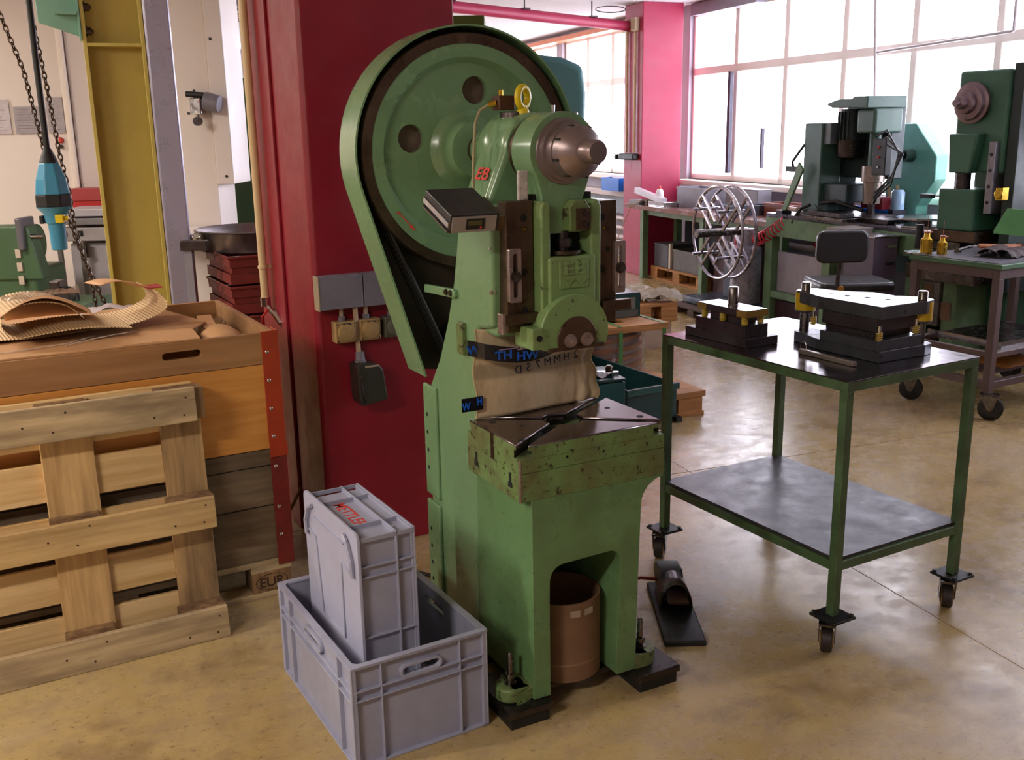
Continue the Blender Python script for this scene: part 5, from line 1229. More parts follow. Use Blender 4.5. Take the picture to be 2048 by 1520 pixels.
# far pillar
PK = paint('bloom tinted red', '#a4264a', .45, 0, .05, 4)  # lighter and pinker than the near pillar: window bloom put into the colour
m = MB(); m.box(5.31, 5.80, 10.04, 10.47, 0, ZC); q = m.build('trim_11', PK, bevel=.006); q['kind'] = 'structure'; q.rotation_euler = (0, 0, ROOM)
t = thing('conduit_pair', 'two cream conduits with junction boxes on the far pink pillar', 'conduit', (0, 0, 0), ROOM)
for y in (10.36, 10.17):
    m = MB(); m.cyl((5.285, y, 1.36), (5.285, y, 2.66), .014, n=10); m.build('tube', CREAM, t, smooth=True)
    m = MB(); m.box(5.25, 5.31, y - .05, y + .05, 2.64, 2.78); m.build('junction_box', paint('box cream', '#cdbb9c', .5) if 'box cream' not in MATS else MATS['box cream'], t, bevel=.006)
m = MB(); m.box(5.23, 5.31, 10.10, 10.46, 1.28, 1.35); m.build('socket_strip', BLACK, t, bevel=.015)
m = MB(); m.cyl((5.25, 10.5, 1.31), (5.25, 10.54, 1.31), .03, n=12); m.build('plug', BLACK, t)
t = thing('red_sprinkler_pipe', 'red square pipe hanging under the ceiling between the press and the far pink pillar', 'pipe', (0, 0, 0), ROOM)
a = room(5.30, 10.5, 2.74); 
m = MB(); m.cyl((1.4, 9.2, 2.84), (5.30, 10.30, 2.70), .055, n=16); m.build('pipe', PK, t, smooth=True)
for k in range(4):
    f_ = .2 + .22 * k; m = MB(); x = 1.4 + 3.9 * f_; y = 9.2 + 1.1 * f_; z = 2.84 - .14 * f_
    m.box(x - .04, x + .04, y - .06, y + .06, z + .045, z + .06); m.cyl((x, y, z + .05), (x, y, ZC), .007, n=8); m.build('hanger', STEELD, t)
t = thing('ceiling_ring', 'thin dark cable loop under the ceiling left of the far pink pillar', 'cable', room(5.0, 10.2, 2.86))
m = MB(); m.tube([(.16 * math.cos(a), .12 * math.sin(a), .045 * math.sin(a)) for a in [2 * PI * i / 24 for i in range(24)]], .006, 5, closed=True); m.build('loop', STEELD, t, smooth=True)
t = thing('orange_beam', 'thin orange ceiling beam running along the window wall', 'beam', (0, 0, 0), ROOM)
m = MB(); m.box(5.80, 5.98, 10.6, 16.8, 2.82, 2.88); m.build('beam', paint('orange beam paint', '#d2784c', .5), t)
for k, (y0, y1) in enumerate(((4.0, 6.6),)):
    t = thing('window_conduit', 'thin cream conduit running up and along the window wall above the drill press', 'conduit', (0, 0, 0), ROOM)
    m = MB(); m.cyl((5.96, 7.05, 1.2), (5.96, 7.2, ZC), .012, n=8); m.build('riser', RAD, t)
    m = MB(); m.cyl((5.95, 7.10, 2.20), (5.95, 5.70, 2.24), .012, n=8); m.cyl((5.95, 5.70, 2.24), (5.95, 5.70, ZC), .012, n=8); m.build('branch', RAD, t)
t = thing('window_stay', 'dark vertical stay rod of the open casement', 'window rod', (0, 0, 0), ROOM)
m = MB(); m.box(5.98, 6.02, 9.36, 9.41, 1.14, 2.18); m.build('rod', paint('dark stay', '#3a3648', .5), t)
t = thing('locking_rod', 'short dark locking rod on the frame right of the stay rod', 'window rod', (0, 0, 0), ROOM)
m = MB(); m.box(6.0, 6.03, 8.78, 8.81, 1.2, 1.6); m.build('strip', MATS['dark stay'], t)

# ---- teal open container, coil pallet, small pallet
TC = Matrix.Translation((.929, 5.451, 0)) @ Matrix.Rotation(.51, 4, 'Z')
t = thing('teal_skip', 'dark teal open steel skip on the floor behind the press table', 'skip'); t.matrix_world = TC
m = MB()
for (x0, x1, y0, y1) in ((-.34, 0, 0, .012), (-.34, 0, .838, .85), (-.012, 0, 0.012, .838), (-.34, -.328, .012, .838)): m.box(x0, x1, y0, y1, .03, .226)
m.build('walls', TEAL, t, bevel=.002)
m = MB(); m.box(-.33, -.01, .01, .84, .03, .04); m.build('bottom', TEAL, t)
m = MB(); m.box(-.35, .012, -.012, 0.0, .19, .228); m.build('rim_rail', paint('teal rim', '#1d4a48', .35), t, bevel=.002)
for (x, y) in ((-.02, -.03), (-.34, -.03), (-.02, .81), (-.34, .81)):
    m = MB(); m.box(x, x + .04, y, y + .05, 0, .03); m.build('foot', BLACK, t)
t = thing('teal_toolbox', 'teal toolbox with measuring tools on its lid, standing behind the canvas cloth', 'toolbox', (.36, 5.0, 0), .3)
TE2 = paint('mid teal', '#0f4e52', .4)
m = MB(); m.box(0, .245, 0, .3, 0, .33); m.build('body', TE2, t, bevel=.004)
m = MB(); m.box(-.003, .248, -.003, .303, .335, .35); m.build('lid', TEAL, t, bevel=.003)
t = thing('steel_rule', 'white steel rule lying on the teal toolbox', 'rule', (.36, 5.0, .351), .3)
m = MB(); m.box(.02, .20, .17, .20, 0, .012, Matrix.Rotation(-.35, 4, 'Z')); m.build('blade', BRIGHT, t)
t = thing('paper_sheet', 'white crumpled sheet lying on the teal toolbox beside the rule', 'paper', (.36, 5.0, .351), .3)
m = MB(); m.grid(lambda u, v: (.06 + .15 * u, .03 + .09 * v + .03 * u, .01 + .012 * math.sin(9 * u + 4 * v)), 8, 4); m.build('sheet', paint('paper white', '#cfcad4', .7), t)
t = thing('dial_gauge', 'dark round dial gauge on the right end of the teal toolbox', 'gauge', (.36, 5.0, .351), .3)
m = MB(); m.lathe((.215, .15, 0), (0, 0, 1), [(0, .012), (.012, .02), (.03, .022), (.04, .012)], 14); m.build('knob', BROWNST, t, smooth=True)
# coil stack
CPW = wood('pallet orange pine', '#c28a50', '#96602e', 0, .7, '#6a4426', .4)
CM = Matrix.Translation((.985, 6.42, 0)) @ Matrix.Rotation(.40, 4, 'Z')
t = thing('coil_stack', 'stack of copper coloured coils wrapped in clear film with green straps, on a pallet', 'coils'); t.matrix_world = CM
COP = paint('copper coil edge', '#a06a50', .35, .5, .12, 8); COG = paint('coil spacer', '#8a7a78', .5, .2, .1, 9)
for k in range(5):
    m = MB(); z = .035 + .062 * k
    m.lathe((-.40, .40, z), (0, 0, 1), [(0, .36), (0, .42), (.030, .425), (.030, .36)], 48, caps=False); m.build('coil', COP, t, smooth=True)
    m = MB(); m.lathe((-.40, .40, z + .032), (0, 0, 1), [(0, .30), (0, .405), (.026, .405), (.026, .30)], 40, caps=False); m.build('spacer_ring', COG, t, smooth=True)
rr_ = random.Random(9)
m = MB()
n = 90; rings = []
for j in range(9):
    rings.append([m.bm.verts.new((-.40 + (.432 + .012 * rr_.random() + .01 * math.sin(i * .7 + j)) * math.cos(2 * PI * i / n), .40 + (.432 + .012 * rr_.random()) * math.sin(2 * PI * i / n), .03 + .039 * j)) for i in range(n)])
for A, B in zip(rings, rings[1:]):
    for i in range(n): m.bm.faces.new((A[i], A[(i + 1) % n], B[(i + 1) % n], B[i]))
m.build('stretch_film', glassy('stretch film', (.93, .92, .95), .86, .18), t, smooth=True)
for x in (-.33, -.01):
    m = MB(); m.box(x - .014, x + .014, -.052, -.049, .0, .36); m.box(x - .014, x + .014, -.05, .8, .3925, .3945); m.build('green_strap', paint('green strap', '#4a7a3c', .45) if 'green strap' not in MATS else MATS['green strap'], t)
m = MB(); m.box(-.8, .02, -.02, .82, 0, .03); m.build('pallet_base', CPW, t)
for (x0, x1, y0, y1, z0, z1) in ((-.82, .03, -.04, .10, .348, .392), (-.82, .03, .34, .48, .348, .372), (-.82, .03, .70, .84, .348, .372), (-.22, .0, .02, .75, .372, .39), (-.7, -.5, .0, .8, .372, .39)):
    m = MB(); m.box(x0, x1, y0, y1, z0, z1); m.build('top_board', CPW, t, bevel=.002)
t = thing('teal_drawer_box', 'small dark teal box with a grey drawer front, standing on the coil stack', 'box', (.67, 6.55, .394), .40)
m = MB(); m.box(-.15, .22, 0, .3, 0, .16); m.build('body', TEAL, t, bevel=.003)
m = MB(); m.box(-.13, .18, -.004, 0, .05, .13); m.build('drawer_front', paint('drawer grey', '#6d6a60', .5), t)
m = MB(); m.box(-.15, .20, -.005, .0, .0, .045); m.build('label_strip', paint('strip grey', '#55534c', .5), t)
t = euro_pallet('pallet', 'orange wooden pallet with rags on it behind the coil stack', (1.26, 7.44, .20), .40, L=.6, W=.6, mats=(CPW, CPW, CPW))
m = MB(); m.box(-.58, -.04, .02, .58, -.20, -.002); m.build('crate_base', paint('pale floor board', '#c2a894', .7), t)
RAG = paint('pale rag cloth', '#c4b8a8', .9, 0, .15, 30)
def rag(lab, loc, sx, sy, h, seed):
    r_ = random.Random(seed); t = thing('rag', lab, 'rag', loc, .2)
    m = MB(); ph = [r_.random() * 6 for _ in range(4)]
    m.grid(lambda u, v: (sx * (u - .5), sy * (v - .5) + .02 * math.sin(7 * u), .006 + h * math.sin(PI * u) ** .5 * math.sin(PI * v) ** .6 + .02 * (1 + math.sin(24 * v + ph[0] + 5 * u)) + .010 * math.sin(19 * u + 6 * v + ph[1])), 28, 30); m.build('cloth', RAG, t, smooth=True)
    m = MB()
    for k in range(26):
        y = sy * (k / 26 - .5); m.tube([(sx * .48, y, .01), (sx * .52 + .01 * r_.random(), y + .004, .012 + .02 * r_.random()), (sx * .55 + .02 * r_.random(), y + .01 * r_.random(), .006)], .002, 4)
    m.build('fringe', RAG, t, kind='stuff')
rag('pale cleaning rag heaped on the rear pallet, left one with a frayed top', (.96, 7.62, .35), .30, .34, .06, 1)
rag('long frayed cleaning rag at the right end of the rear pallet', (1.13, 7.50, .35), .32, .18, .05, 2)
t = thing('pallet', 'small orange pallet end on the floor beside the teal skip, right of the press table', 'pallet', (1.113, 5.584, 0), .42)
m = MB(); m.box(-.20, 0, 0, .5, 0, .022); m.build('bottom_board', CPW, t, bevel=.002)
for y in (.005, .35):
    m = MB(); m.box(-.175, -.01, y, y + .14, .022, .11); m.build('block', CPW, t, bevel=.002)
m = MB(); m.box(-.20, .005, -.005, .5, .11, .144); m.build('deck_board', CPW, t, bevel=.002)
# bench, far
def bench():
    t = thing('workbench', 'long workbench with a brown top and green legs in front of the far pink pillar', 'workbench', (0, 0, 0), ROOM)
    m = MB(); m.box(5.10, 5.76, 7.25, 10.02, .775, .82); m.build('top', paint('bench top brown', '#7a4a40', .25, 0, .1, 4, coat=.5), t, bevel=.004)
    for y in (9.85, 8.6, 7.3):
        m = MB(); m.box(5.24, 5.31, y, y + .07, 0, .775); m.box(5.66, 5.73, y, y + .07, 0, .775); m.build('leg', GREENB, t, bevel=.003)
    m = MB(); m.box(5.28, 5.70, 7.3, 9.9, .70, .7745); m.build('apron', GREENB, t)
bench()
def binbox(name, lab, cat, rx, ry, z, dx, dy, h, mat, group=None, rz=0.0, taper=.0):
    t = thing(name, lab, cat, room(rx, ry, z), ROOM + rz, group); m = MB(); e = .006
    if taper >= 0:
        for (x0, x1, y0, y1) in ((0, dx, 0, e), (0, dx, dy - e, dy), (0, e, e, dy - e), (dx - e, dx, e, dy - e)): m.box(x0, x1, y0, y1, 0, h)
        m.build('walls', mat, t); m = MB(); m.box(e, dx - e, e, dy - e, 0, .008); m.build('bottom', mat, t)
        m = MB(); m.box(-.008, dx + .008, -.008, 0.0, h - .02, h); m.box(-.008, dx + .008, dy, dy + .008, h - .02, h); m.box(-.008, 0.0, 0, dy, h - .02, h); m.box(dx, dx + .008, 0, dy, h - .02, h); m.build('rim', mat, t)
    else:
        m.box(0, dx, 0, dy, 0, h); m.build('body', mat, t, bevel=.006)
        m = MB(); m.box(-.002, dx + .002, -.002, dy + .002, h, h + .012); m.build('lid', mat, t, bevel=.003)
    return t
GB = paint('mid grey plastic', '#85808a', .45); BLB = paint('blue plastic', '#1c6ecb', .4); RDB = paint('red plastic', '#b02838', .4); GNB = paint('green plastic', '#12805a', .4); DKB = paint('slate box', '#3d3e4c', .5); BRB = paint('brown crate', '#84483a', .5)
binbox('plastic_crate', 'large grey plastic crate on the far workbench beside the white bottle', 'crate', 5.40, 8.9, .82, .28, .50, .20, GB)
t = thing('white_bottle', 'white plastic bottle with a red cap on the far workbench', 'bottle', room(5.22, 9.45, .82))
m = MB(); m.lathe((0, 0, 0), (0, 0, 1), [(0, .04), (.14, .042), (.17, .03), (.18, .015)], 18); m.build('body', paint('white plastic', '#e8dfe0', .35), t, smooth=True)
m = MB(); m.lathe((0, 0, .18), (0, 0, 1), [(0, .014), (.02, .012), (.035, .004)], 12); m.build('cap', REDL, t)
t = thing('aluminium_profile', 'tilted white perforated metal profile on the left end of the far workbench', 'profile', room(5.16, 9.30, .85), ROOM)
m = MB(); m.box(0, .06, 0, .62, .0, .06, Matrix.Rotation(.14, 4, 'X')); m.build('profile', paint('pale metal', '#c9c4cc', .35, .3), t, bevel=.002)
m = MB(); m.box(0, .2, .0, .12, -.03, .0); m.build('support_block', STEELD, t)
t = thing('flat_grey_case', 'flat grey case lying at the left end of the far workbench', 'case', room(5.12, 9.72, .82), ROOM)
m = MB(); m.box(0, .16, 0, .25, 0, .045); m.build('case', GB, t, bevel=.004)
m = MB(); m.box(0, .16, -.002, 0, .015, .02); m.build('seam', BLACK, t)
t = thing('gauge_block_box', 'small bright steel fixture on the far workbench below the bottle', 'fixture', room(5.16, 9.25, .82), ROOM)
m = MB(); m.box(0, .16, 0, .34, 0, .05); m.build('body', BRIGHT, t, bevel=.004); m = MB(); m.box(.0, .12, .36, .5, 0, .06); m.build('dark_block', BROWNST, t, bevel=.004)
t = thing('thin_cable', 'thin yellow cable hanging from the far workbench to the pink pillar', 'cable', (0, 0, 0), ROOM)
m = MB(); m.tube([(5.12, 9.7, .86), (5.085, 9.85, .80), (5.06, 9.95, .62), (5.08, 10.15, .42), (5.2, 10.35, .34), (5.295, 10.45, .33)], .004, 5); m.build('cable', paint('yellow cable', '#a88a50', .5), t)
binbox('parts_bin', 'blue parts bin on the far workbench, left of the green one', 'bin', 5.12, 7.9, .82, .2, .24, .10, DKB, 'parts bins on the far workbench')
binbox('parts_bin', 'long blue parts tray on the green bench below the red bin', 'bin', 5.46, 6.30, .917, .15, .55, .05, BLB, 'parts bins on the far workbench')
binbox('parts_bin', 'red parts bin on the blue tray next to the drill press', 'bin', 5.47, 6.36, .97, .13, .24, .09, RDB, 'parts bins on the far workbench')
binbox('parts_bin', 'brownish red low parts bin behind the decoiler reel', 'bin', 5.44, 7.30, .82, .2, .58, .12, BRB, 'parts bins on the far workbench')
binbox('parts_bin', 'small deep blue parts bin left of the green bowl, against the wall', 'bin', 5.40, 7.9, .821, .16, .22, .09, DKB, 'parts bins on the far workbench')
binbox('shelf_box', 'closed grey box at the back of the far workbench', 'box', 5.58, 8.20, .82, .16, .55, .20, GB, None, 0, -1)
t = thing('green_bowl', 'green faceted plastic bowl on the far workbench below the window', 'bowl', room(5.42, 7.02, 1.09))
m = MB(); m.lathe((0, 0, 0), (0, 0, 1), [(0, .10), (.05, .155), (.12, .165), (.12, .15), (.05, .14), (.01, .09)], 8, caps=False); m.build('bowl', GNB, t)
m = MB(); m.box(-.12, .12, -.13, .13, -.172, -.001); m.build('stand', DKB, t)
t = thing('label_card', 'white card with red edge standing on the sill behind the bins', 'card', room(5.9, 7.75, 1.055), ROOM)
m = MB(); m.box(0, .02, 0, .2, 0, .13); m.build('card', paint('card white', '#dccfd0', .6), t); m = MB(); m.box(-.002, .022, .0, .2, .13, .14); m.build('red_edge', REDL, t)
t = thing('glass_jar', 'clear jar standing behind the red bin on the far workbench', 'jar', room(5.50, 6.22, .98))
m = MB(); m.lathe((0, 0, 0), (0, 0, 1), [(0, .05), (.13, .05), (.15, .035)], 16); m.build('jar', paint('pale blue jar', '#9fc0e0', .15), t, smooth=True)
m = MB(); m.box(-.05, .05, -.05, .05, -.062, 0); m.build('coaster_block', DKB, t)
# under the bench
fp = euro_pallet('pallet', 'orange wooden pallet under the far workbench', room(5.36, 8.78, 0), ROOM + PI / 2 + .0, L=1.1, W=.40, mats=(CPW, CPW, CPW))
fp.rotation_euler = (0, 0, ROOM - PI / 2); fp.location = room(5.33, 8.72, 0)
binbox('grey_case', 'closed grey case on the pallet under the far workbench, left one', 'case', 5.36, 9.50, .145, .3, .30, .24, paint('case grey', '#4f4d55', .5), None, 0, -1)
t = thing('white_bar', 'short white bar standing between the two cases under the far workbench', 'bar', room(5.36, 9.43, .145), ROOM)
m = MB(); m.box(-.01, .02, 0, .04, 0, .27); m.build('bar', paint('ivory bar', '#cfc4b4', .5), t)
binbox('grey_case', 'larger open grey case on the pallet under the far workbench, right one', 'case', 5.36, 8.76, .145, .32, .62, .22, paint('case taupe', '#5c5852', .5))
t = thing('dark_board', 'large dark board standing under the far workbench', 'panel', room(5.755, 9.15, 0), ROOM)
m = MB(); m.box(0, .03, 0, .68, .3, .66); m.build('panel', DKB, t, bevel=.005); m = MB(); m.box(0, .03, .05, .1, 0, .3); m.box(0, .03, .55, .6, 0, .3); m.build('foot', DKB, t)
t = thing('dark_cabinet', 'dark reddish cabinet under the middle of the far workbench', 'cabinet', room(5.34, 7.9, 0), ROOM)
m = MB(); m.box(0, .3, 0, .65, .0, .68); m.build('body', paint('dark plum cabinet', '#4a3036', .5), t, bevel=.006); m = MB(); m.box(-.006, 0, .34, .36, .02, .66); m.build('door_gap', BLACK, t)
# ================================================================ decoiler reel
def reel():
    t = thing('decoiler_reel', 'steel decoiler reel with an X-shaped spoke frame on a grey pedestal', 'reel', room(4.92, 7.36, .75), ROOM)
    # local axes: x = room x (axis points to -x), wheel in y/z plane
    TUB = steel('reel tube steel', '#a49ca6', .25, .95, .08, 12)
    for x in (-.30, -.17):
        m = MB(); m.tube([(x, 0.385 * math.cos(a), .385 * math.sin(a)) for a in [2 * PI * i / 56 for i in range(56)]], .013, 8, closed=True); m.build('rim_ring', TUB, t, smooth=True)
        m = MB()
        for k in range(4):
            a = PI / 4 + k * PI / 2; u = Vector((0, math.cos(a), math.sin(a))); n = Vector((0, -u.z, u.y))
            for s in (-1, 1):
                p0 = u * .08 + n * s * .045; p1 = u * .375 + n * s * .045; m.tube([(x, p0.y, p0.z), (x, p1.y, p1.z)], .014, 6)
            pc = u * .365; m.tube([(x, pc.y - n.y * .045, pc.z - n.z * .045), (x, pc.y + n.y * .045, pc.z + n.z * .045)], .012, 6)
        m.build('spoke_frame', TUB, t)
    for k in range(4):
        a = PI / 4 + k * PI / 2; u = Vector((0, math.cos(a), math.sin(a)))
        m = MB(); p = u * .27; m.tube([(-.42, p.y, p.z), (-.16, p.y, p.z)], .013, 8); m.build('cross_arm', TUB, t)
    m = MB(); m.cyl((-.50, 0, 0), (.0, 0, 0), .035, n=18); m.build('hub', STEEL, t, smooth=True)
    m = MB(); m.cyl((0, 0, -.61), (0, 0, -.16), .13, n=32); m.lathe((0, 0, -.16), (0, 0, 1), [(0, .13), (.02, .125), (.04, .08), (.18, .07)], 32); m.build('pedestal', paint('pedestal grey', '#8e8892', .3, .4, .1, 6), t, smooth=True)
    m = MB(); m.box(-.02, .16, .14, .32, -.61, -.2); m.build('motor_box', paint('slate motor box', '#454c5c', .5), t, bevel=.01)
    m = MB(); m.box(-.30, .16, -.12, .55, -.665, -.61); m.build('base_plate', paint('blue grey plate', '#515868', .3, .4, .1, 5), t, bevel=.004)
    return t
reel()
t = thing('reel_plinth', 'low dark wooden pallet under the decoiler pedestal', 'pallet', room(4.92, 7.36, 0), ROOM)
DW = wood('dark oily wood', '#5a4238', '#3c2a24', 1, .7)
for y in (-.15, .15, .45):
    m = MB(); m.box(-.42, .17, y, y + .1, 0, .06); m.build('runner', DW, t)
for k in range(5):
    m = MB(); m.box(-.42 + .12 * k, -.42 + .12 * k + .11, -.18, .58, .062, .079); m.build('board', DW, t)
t = thing('oil_drip_tray', 'shiny dark drip tray on the floor right of the decoiler', 'tray', room(4.55, 6.70, .0), ROOM)
m = MB(); m.box(0, .38, 0, .42, 0, .03); m.build('tray', paint('glossy tray', '#2c3346', .12, .5), t, bevel=.004)
# coiled red air hose
def helix(name, lab, p0, p1, r, n, wire, mat):
    t = thing(name, lab, 'hose'); p0 = Vector(p0); p1 = Vector(p1); d = (p1 - p0); u = d.normalized().orthogonal().normalized(); v = d.normalized().cross(u); m = MB(); pts = []
    N = n * 14
    for i in range(N + 1):
        a = 2 * PI * i / 14; f_ = i / N; q = p0.lerp(p1, f_) + Vector((0, 0, -.05 * math.sin(PI * f_))); pts.append(q + u * r * math.cos(a) + v * r * math.sin(a))
    m.tube(pts, wire, 5); m.build('coil', mat, t, smooth=True); return t
RH = paint('red air hose', '#c8283a', .35)
helix('coiled_air_hose', 'coiled red air hose hanging between the decoiler and the green bench', room(4.95, 7.55, .63), room(5.0, 6.92, .86), .05, 16, .007, RH)
helix('coiled_air_hose', 'shorter coiled red air hose under the green bench, behind its leg', room(5.25, 6.85, .70), room(5.25, 6.5, .66), .045, 8, .006, RH)
# ================================================================ green bench with drill press
def gbench():
    t = thing('green_machine_bench', 'heavy green machine bench with grey side panels carrying the drill press', 'bench', (0, 0, 0), ROOM)
    x0, x1, y0, y1 = 4.98, 5.62, 5.35, 7.18
    m = MB(); m.box(x0, x1, y0, y1, .885, .915); m.build('top', steel('oily bench top', '#5e5a62', .25, .8, .15, 6), t, bevel=.003)
    m = MB(); m.box(x0, x0 + .06, y0, y1, .73, .883); m.box(x1 - .06, x1, y0, y1, .73, .883); m.box(x0 + .06, x1 - .06, y1 - .06, y1, .73, .883); m.build('apron', GREENB, t, bevel=.003)
    for (x, y) in ((x0, y1 - .10), (x0, 6.32), (x0, y0), (x1 - .08, y1 - .10), (x1 - .08, y0)):
        m = MB(); m.box(x, x + .08, y, y + .10, 0, .73); m.build('leg', GREENB, t, bevel=.003)
    m = MB(); m.box(x0 + .005, x0 + .05, y0 + .1, y1 - .1, .215, .27); m.build('bottom_rail', GREENB, t, bevel=.002)
    m = MB(); m.box(x0 + .06, x0 + .09, 6.43, y1 - .11, .27, .60); m.build('grey_panel', paint('bright grey panel', '#a19aa6', .4, 0, .05, 5, dirt='#7d7884', dirt_amt=.4), t)
    m = MB(); m.box(x0 + .06, x0 + .09, y0 + .1, 6.31, .27, .60); m.build('grey_panel', paint('dull grey panel', '#5c565c', .5, 0, .05, 5), t)
    m = MB(); m.box(x0 + .06, x1 - .1, y0 + .1, y1 - .1, .0, .19); m.build('drip_box', paint('dark red drip box', '#3a1c22', .5), t, bevel=.004)
gbench()
CAST = paint('machine casting green', '#3f5c52', .4, 0, .1, 6); CASD = paint('dark slate casting', '#2c3a3e', .45, 0, .1, 6)  # second tone is a darker slate for castings
def drill():
    t = thing('drill_press', 'dark green bench machine with motor and spindle standing on the green bench, against the windows', 'machine', room(5.30, 6.55, .915), ROOM)
    # local: x room-x, y room-y
    m = MB(); m.box(-.25, .14, -.75, .30, 0, .035); m.build('base_plate', STEELD, t, bevel=.004)
    m = MB(); m.box(-.22, -.02, .08, .30, .035, .72); m.build('column', CAST, t, bevel=.01)
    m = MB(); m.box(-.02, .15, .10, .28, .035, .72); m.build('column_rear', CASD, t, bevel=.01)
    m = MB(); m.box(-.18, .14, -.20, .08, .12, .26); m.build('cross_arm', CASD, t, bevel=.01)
    m = MB(); m.prism([(.04, .865), (-.08, .89), (-.24, .89), (-.26, .905), (-.42, .905), (-.42, .82), (-.02, .83), (.04, .85)], 'x', -.22, .14); m.build('belt_cover', CAST, t, bevel=.012)
    m = MB(); m.lathe((-.05, -.05, .44), (0, 0, 1), [(0, .05), (.02, .095), (.13, .105), (.15, .11)], 20); m.build('motor_cap', STEELD, t, smooth=True)
    m = MB(); m.cyl((-.05, -.05, .59), (-.05, -.05, .82), .085, n=20)
    for k in range(20): a = 2 * PI * k / 20; m.box(.083, .105, -.003, .003, .59, .80, Matrix.Translation((-.05, -.05, 0)) @ Matrix.Rotation(a, 4, 'Z'))
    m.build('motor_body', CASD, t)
    m = MB(); m.box(-.2, -.14, .0, .08, .56, .72); m.build('terminal_box', paint('terminal grey', '#5c6468', .4), t, bevel=.006)
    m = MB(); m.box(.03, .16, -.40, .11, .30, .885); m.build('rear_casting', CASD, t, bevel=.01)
    m = MB(); m.box(-.16, .1, -.44, -.24, .64, .815); m.build('head_casting', CAST, t, bevel=.02, seg=3)
    m = MB(); m.cyl((-.05, -.33, .38), (-.05, -.33, .66), .045, n=18); m.build('quill', CAST, t, smooth=True)
    m = MB(); m.lathe((-.05, -.33, .12), (0, 0, 1), [(0, .062), (.16, .068), (.165, .085), (.28, .085)], 22); m.build('spindle_nose', paint('warm steel sleeve', '#9a8a82', .3, .6), t, smooth=True)
    m = MB(); m.cyl((-.05, -.33, .03), (-.05, -.33, .13), .03, n=14); m.build('chuck', STEELD, t)
    m = MB(); m.box(-.18, -.12, -.60, -.46, .34, .60); cb = m.build('control_box', BLACK, t, bevel=.006)
    for z in (.40, .47, .54):
        m = MB(); m.lathe((-.18, -.53, z), (-1, 0, 0), [(0, .01), (.008, .008)], 10); m.build('push_button', REDL if z > .45 else BRIGHT, cb)
    m = MB(); m.tube([(-.1, .22, .66), (-.22, .30, .55), (-.25, .40, .42), (-.22, .42, .36)], .012, 6); m.build('black_hose', BLACK, t, smooth=True)
    m = MB(); m.box(-.24, -.20, .34, .5, .34, .38, Matrix.Rotation(.0, 4, 'X')); m.build('spray_head', BLACK, t)
    for k in range(3):
        m = MB(); o_ = .05 * k
        m.tube([(-.12, -.42, .62 - o_), (-.18, -.60, .66 - o_), (-.2, -.76 - .02 * k, .5), (-.2, -.70, .28 + .03 * k), (-.15, -.5, .18 + .02 * k), (-.1, -.42, .13 + .04 * k)], .009, 6); m.build('loop_hose', BLACK, t, smooth=True)
    m = MB(); m.tube([(-.3, -.2, .04), (-.25, .0, .05), (-.2, .15, .1), (-.2, -.1, .13), (-.1, -.3, .07)], .016, 6); m.build('black_hose', BLACK, t, smooth=True)
    return t
drill()
t = thing('slanted_green_arm', 'green slanted arm plate standing on the left end of the green bench', 'arm', room(5.02, 6.93, .915), ROOM)
m = MB(); m.prism([(.06, 0), (.11, 0), (-.10, .42), (-.16, .36)], 'x', 0, .02); m.build('plate', GREENB, t, bevel=.003)
m = MB(); m.box(-.03, .06, .04, .13, 0, .03); m.build('foot', STEELD, t)
t = thing('air_gun', 'black air gun with a pale nozzle on the green bench, joined to the red hose', 'air gun', room(5.0, 6.80, .916), ROOM)
m = MB(); m.tube([(-.02, .02, -.06), (.0, .0, .0), (.02, -.04, .06), (.04, -.12, .09)], .013, 8); m.build('handle', BLACK, t, smooth=True)
m = MB(); m.cyl((.05, .05, .04), (.05, .22, .045), .018); m.build('nozzle', paint('pale nozzle', '#cbb0a4', .4), t, smooth=True)
t = thing('round_table_disc', 'shiny round steel indexing plates on the right end of the green bench', 'disc', room(5.22, 5.62, .917))
m = MB(); m.lathe((0, 0, 0), (0, 0, 1), [(0, .2), (.012, .2)], 40); m.build('lower_disc', BRIGHT, t); m = MB(); m.lathe((0, .02, .05), (0, 0, 1), [(0, .19), (.012, .19)], 40); m.build('upper_disc', BRIGHT, t); m = MB(); m.cyl((0, 0, .012), (0, 0, .05), .05); m.build('spacer', STEELD, t)
for k, (y, lb) in enumerate(((6.25, 'flat steel plates stacked on the green bench in front of the column'), (5.95, 'pale steel box hanging at the front edge of the green bench behind the chair'))):
    t = thing('steel_plate_stack' if k == 0 else 'chip_chute', lb, 'plates' if k == 0 else 'chute', room(4.9 if k == 0 else 4.74, y, .917 if k == 0 else .70), ROOM)
    if k == 0:
        m = MB(); m.box(0, .14, -.15, .35, 0, .025); m.build('plate', STEEL, t, bevel=.002); m = MB(); m.box(.02, .14, -.10, .30, .028, .06); m.build('plate', STEELD, t, bevel=.002)
    else:
        m = MB(); m.prism([(-.02, .0), (.16, .03), (.22, .2), (-.02, .2)], 'y', -.12, .1); m.build('chute', paint('chute grey', '#8a827c', .4), t, bevel=.003)
        m = MB(); m.box(-.03, -.02, -.1, .08, .02, .18); m.build('flap', paint('flap taupe', '#7a6c5c', .5), t)
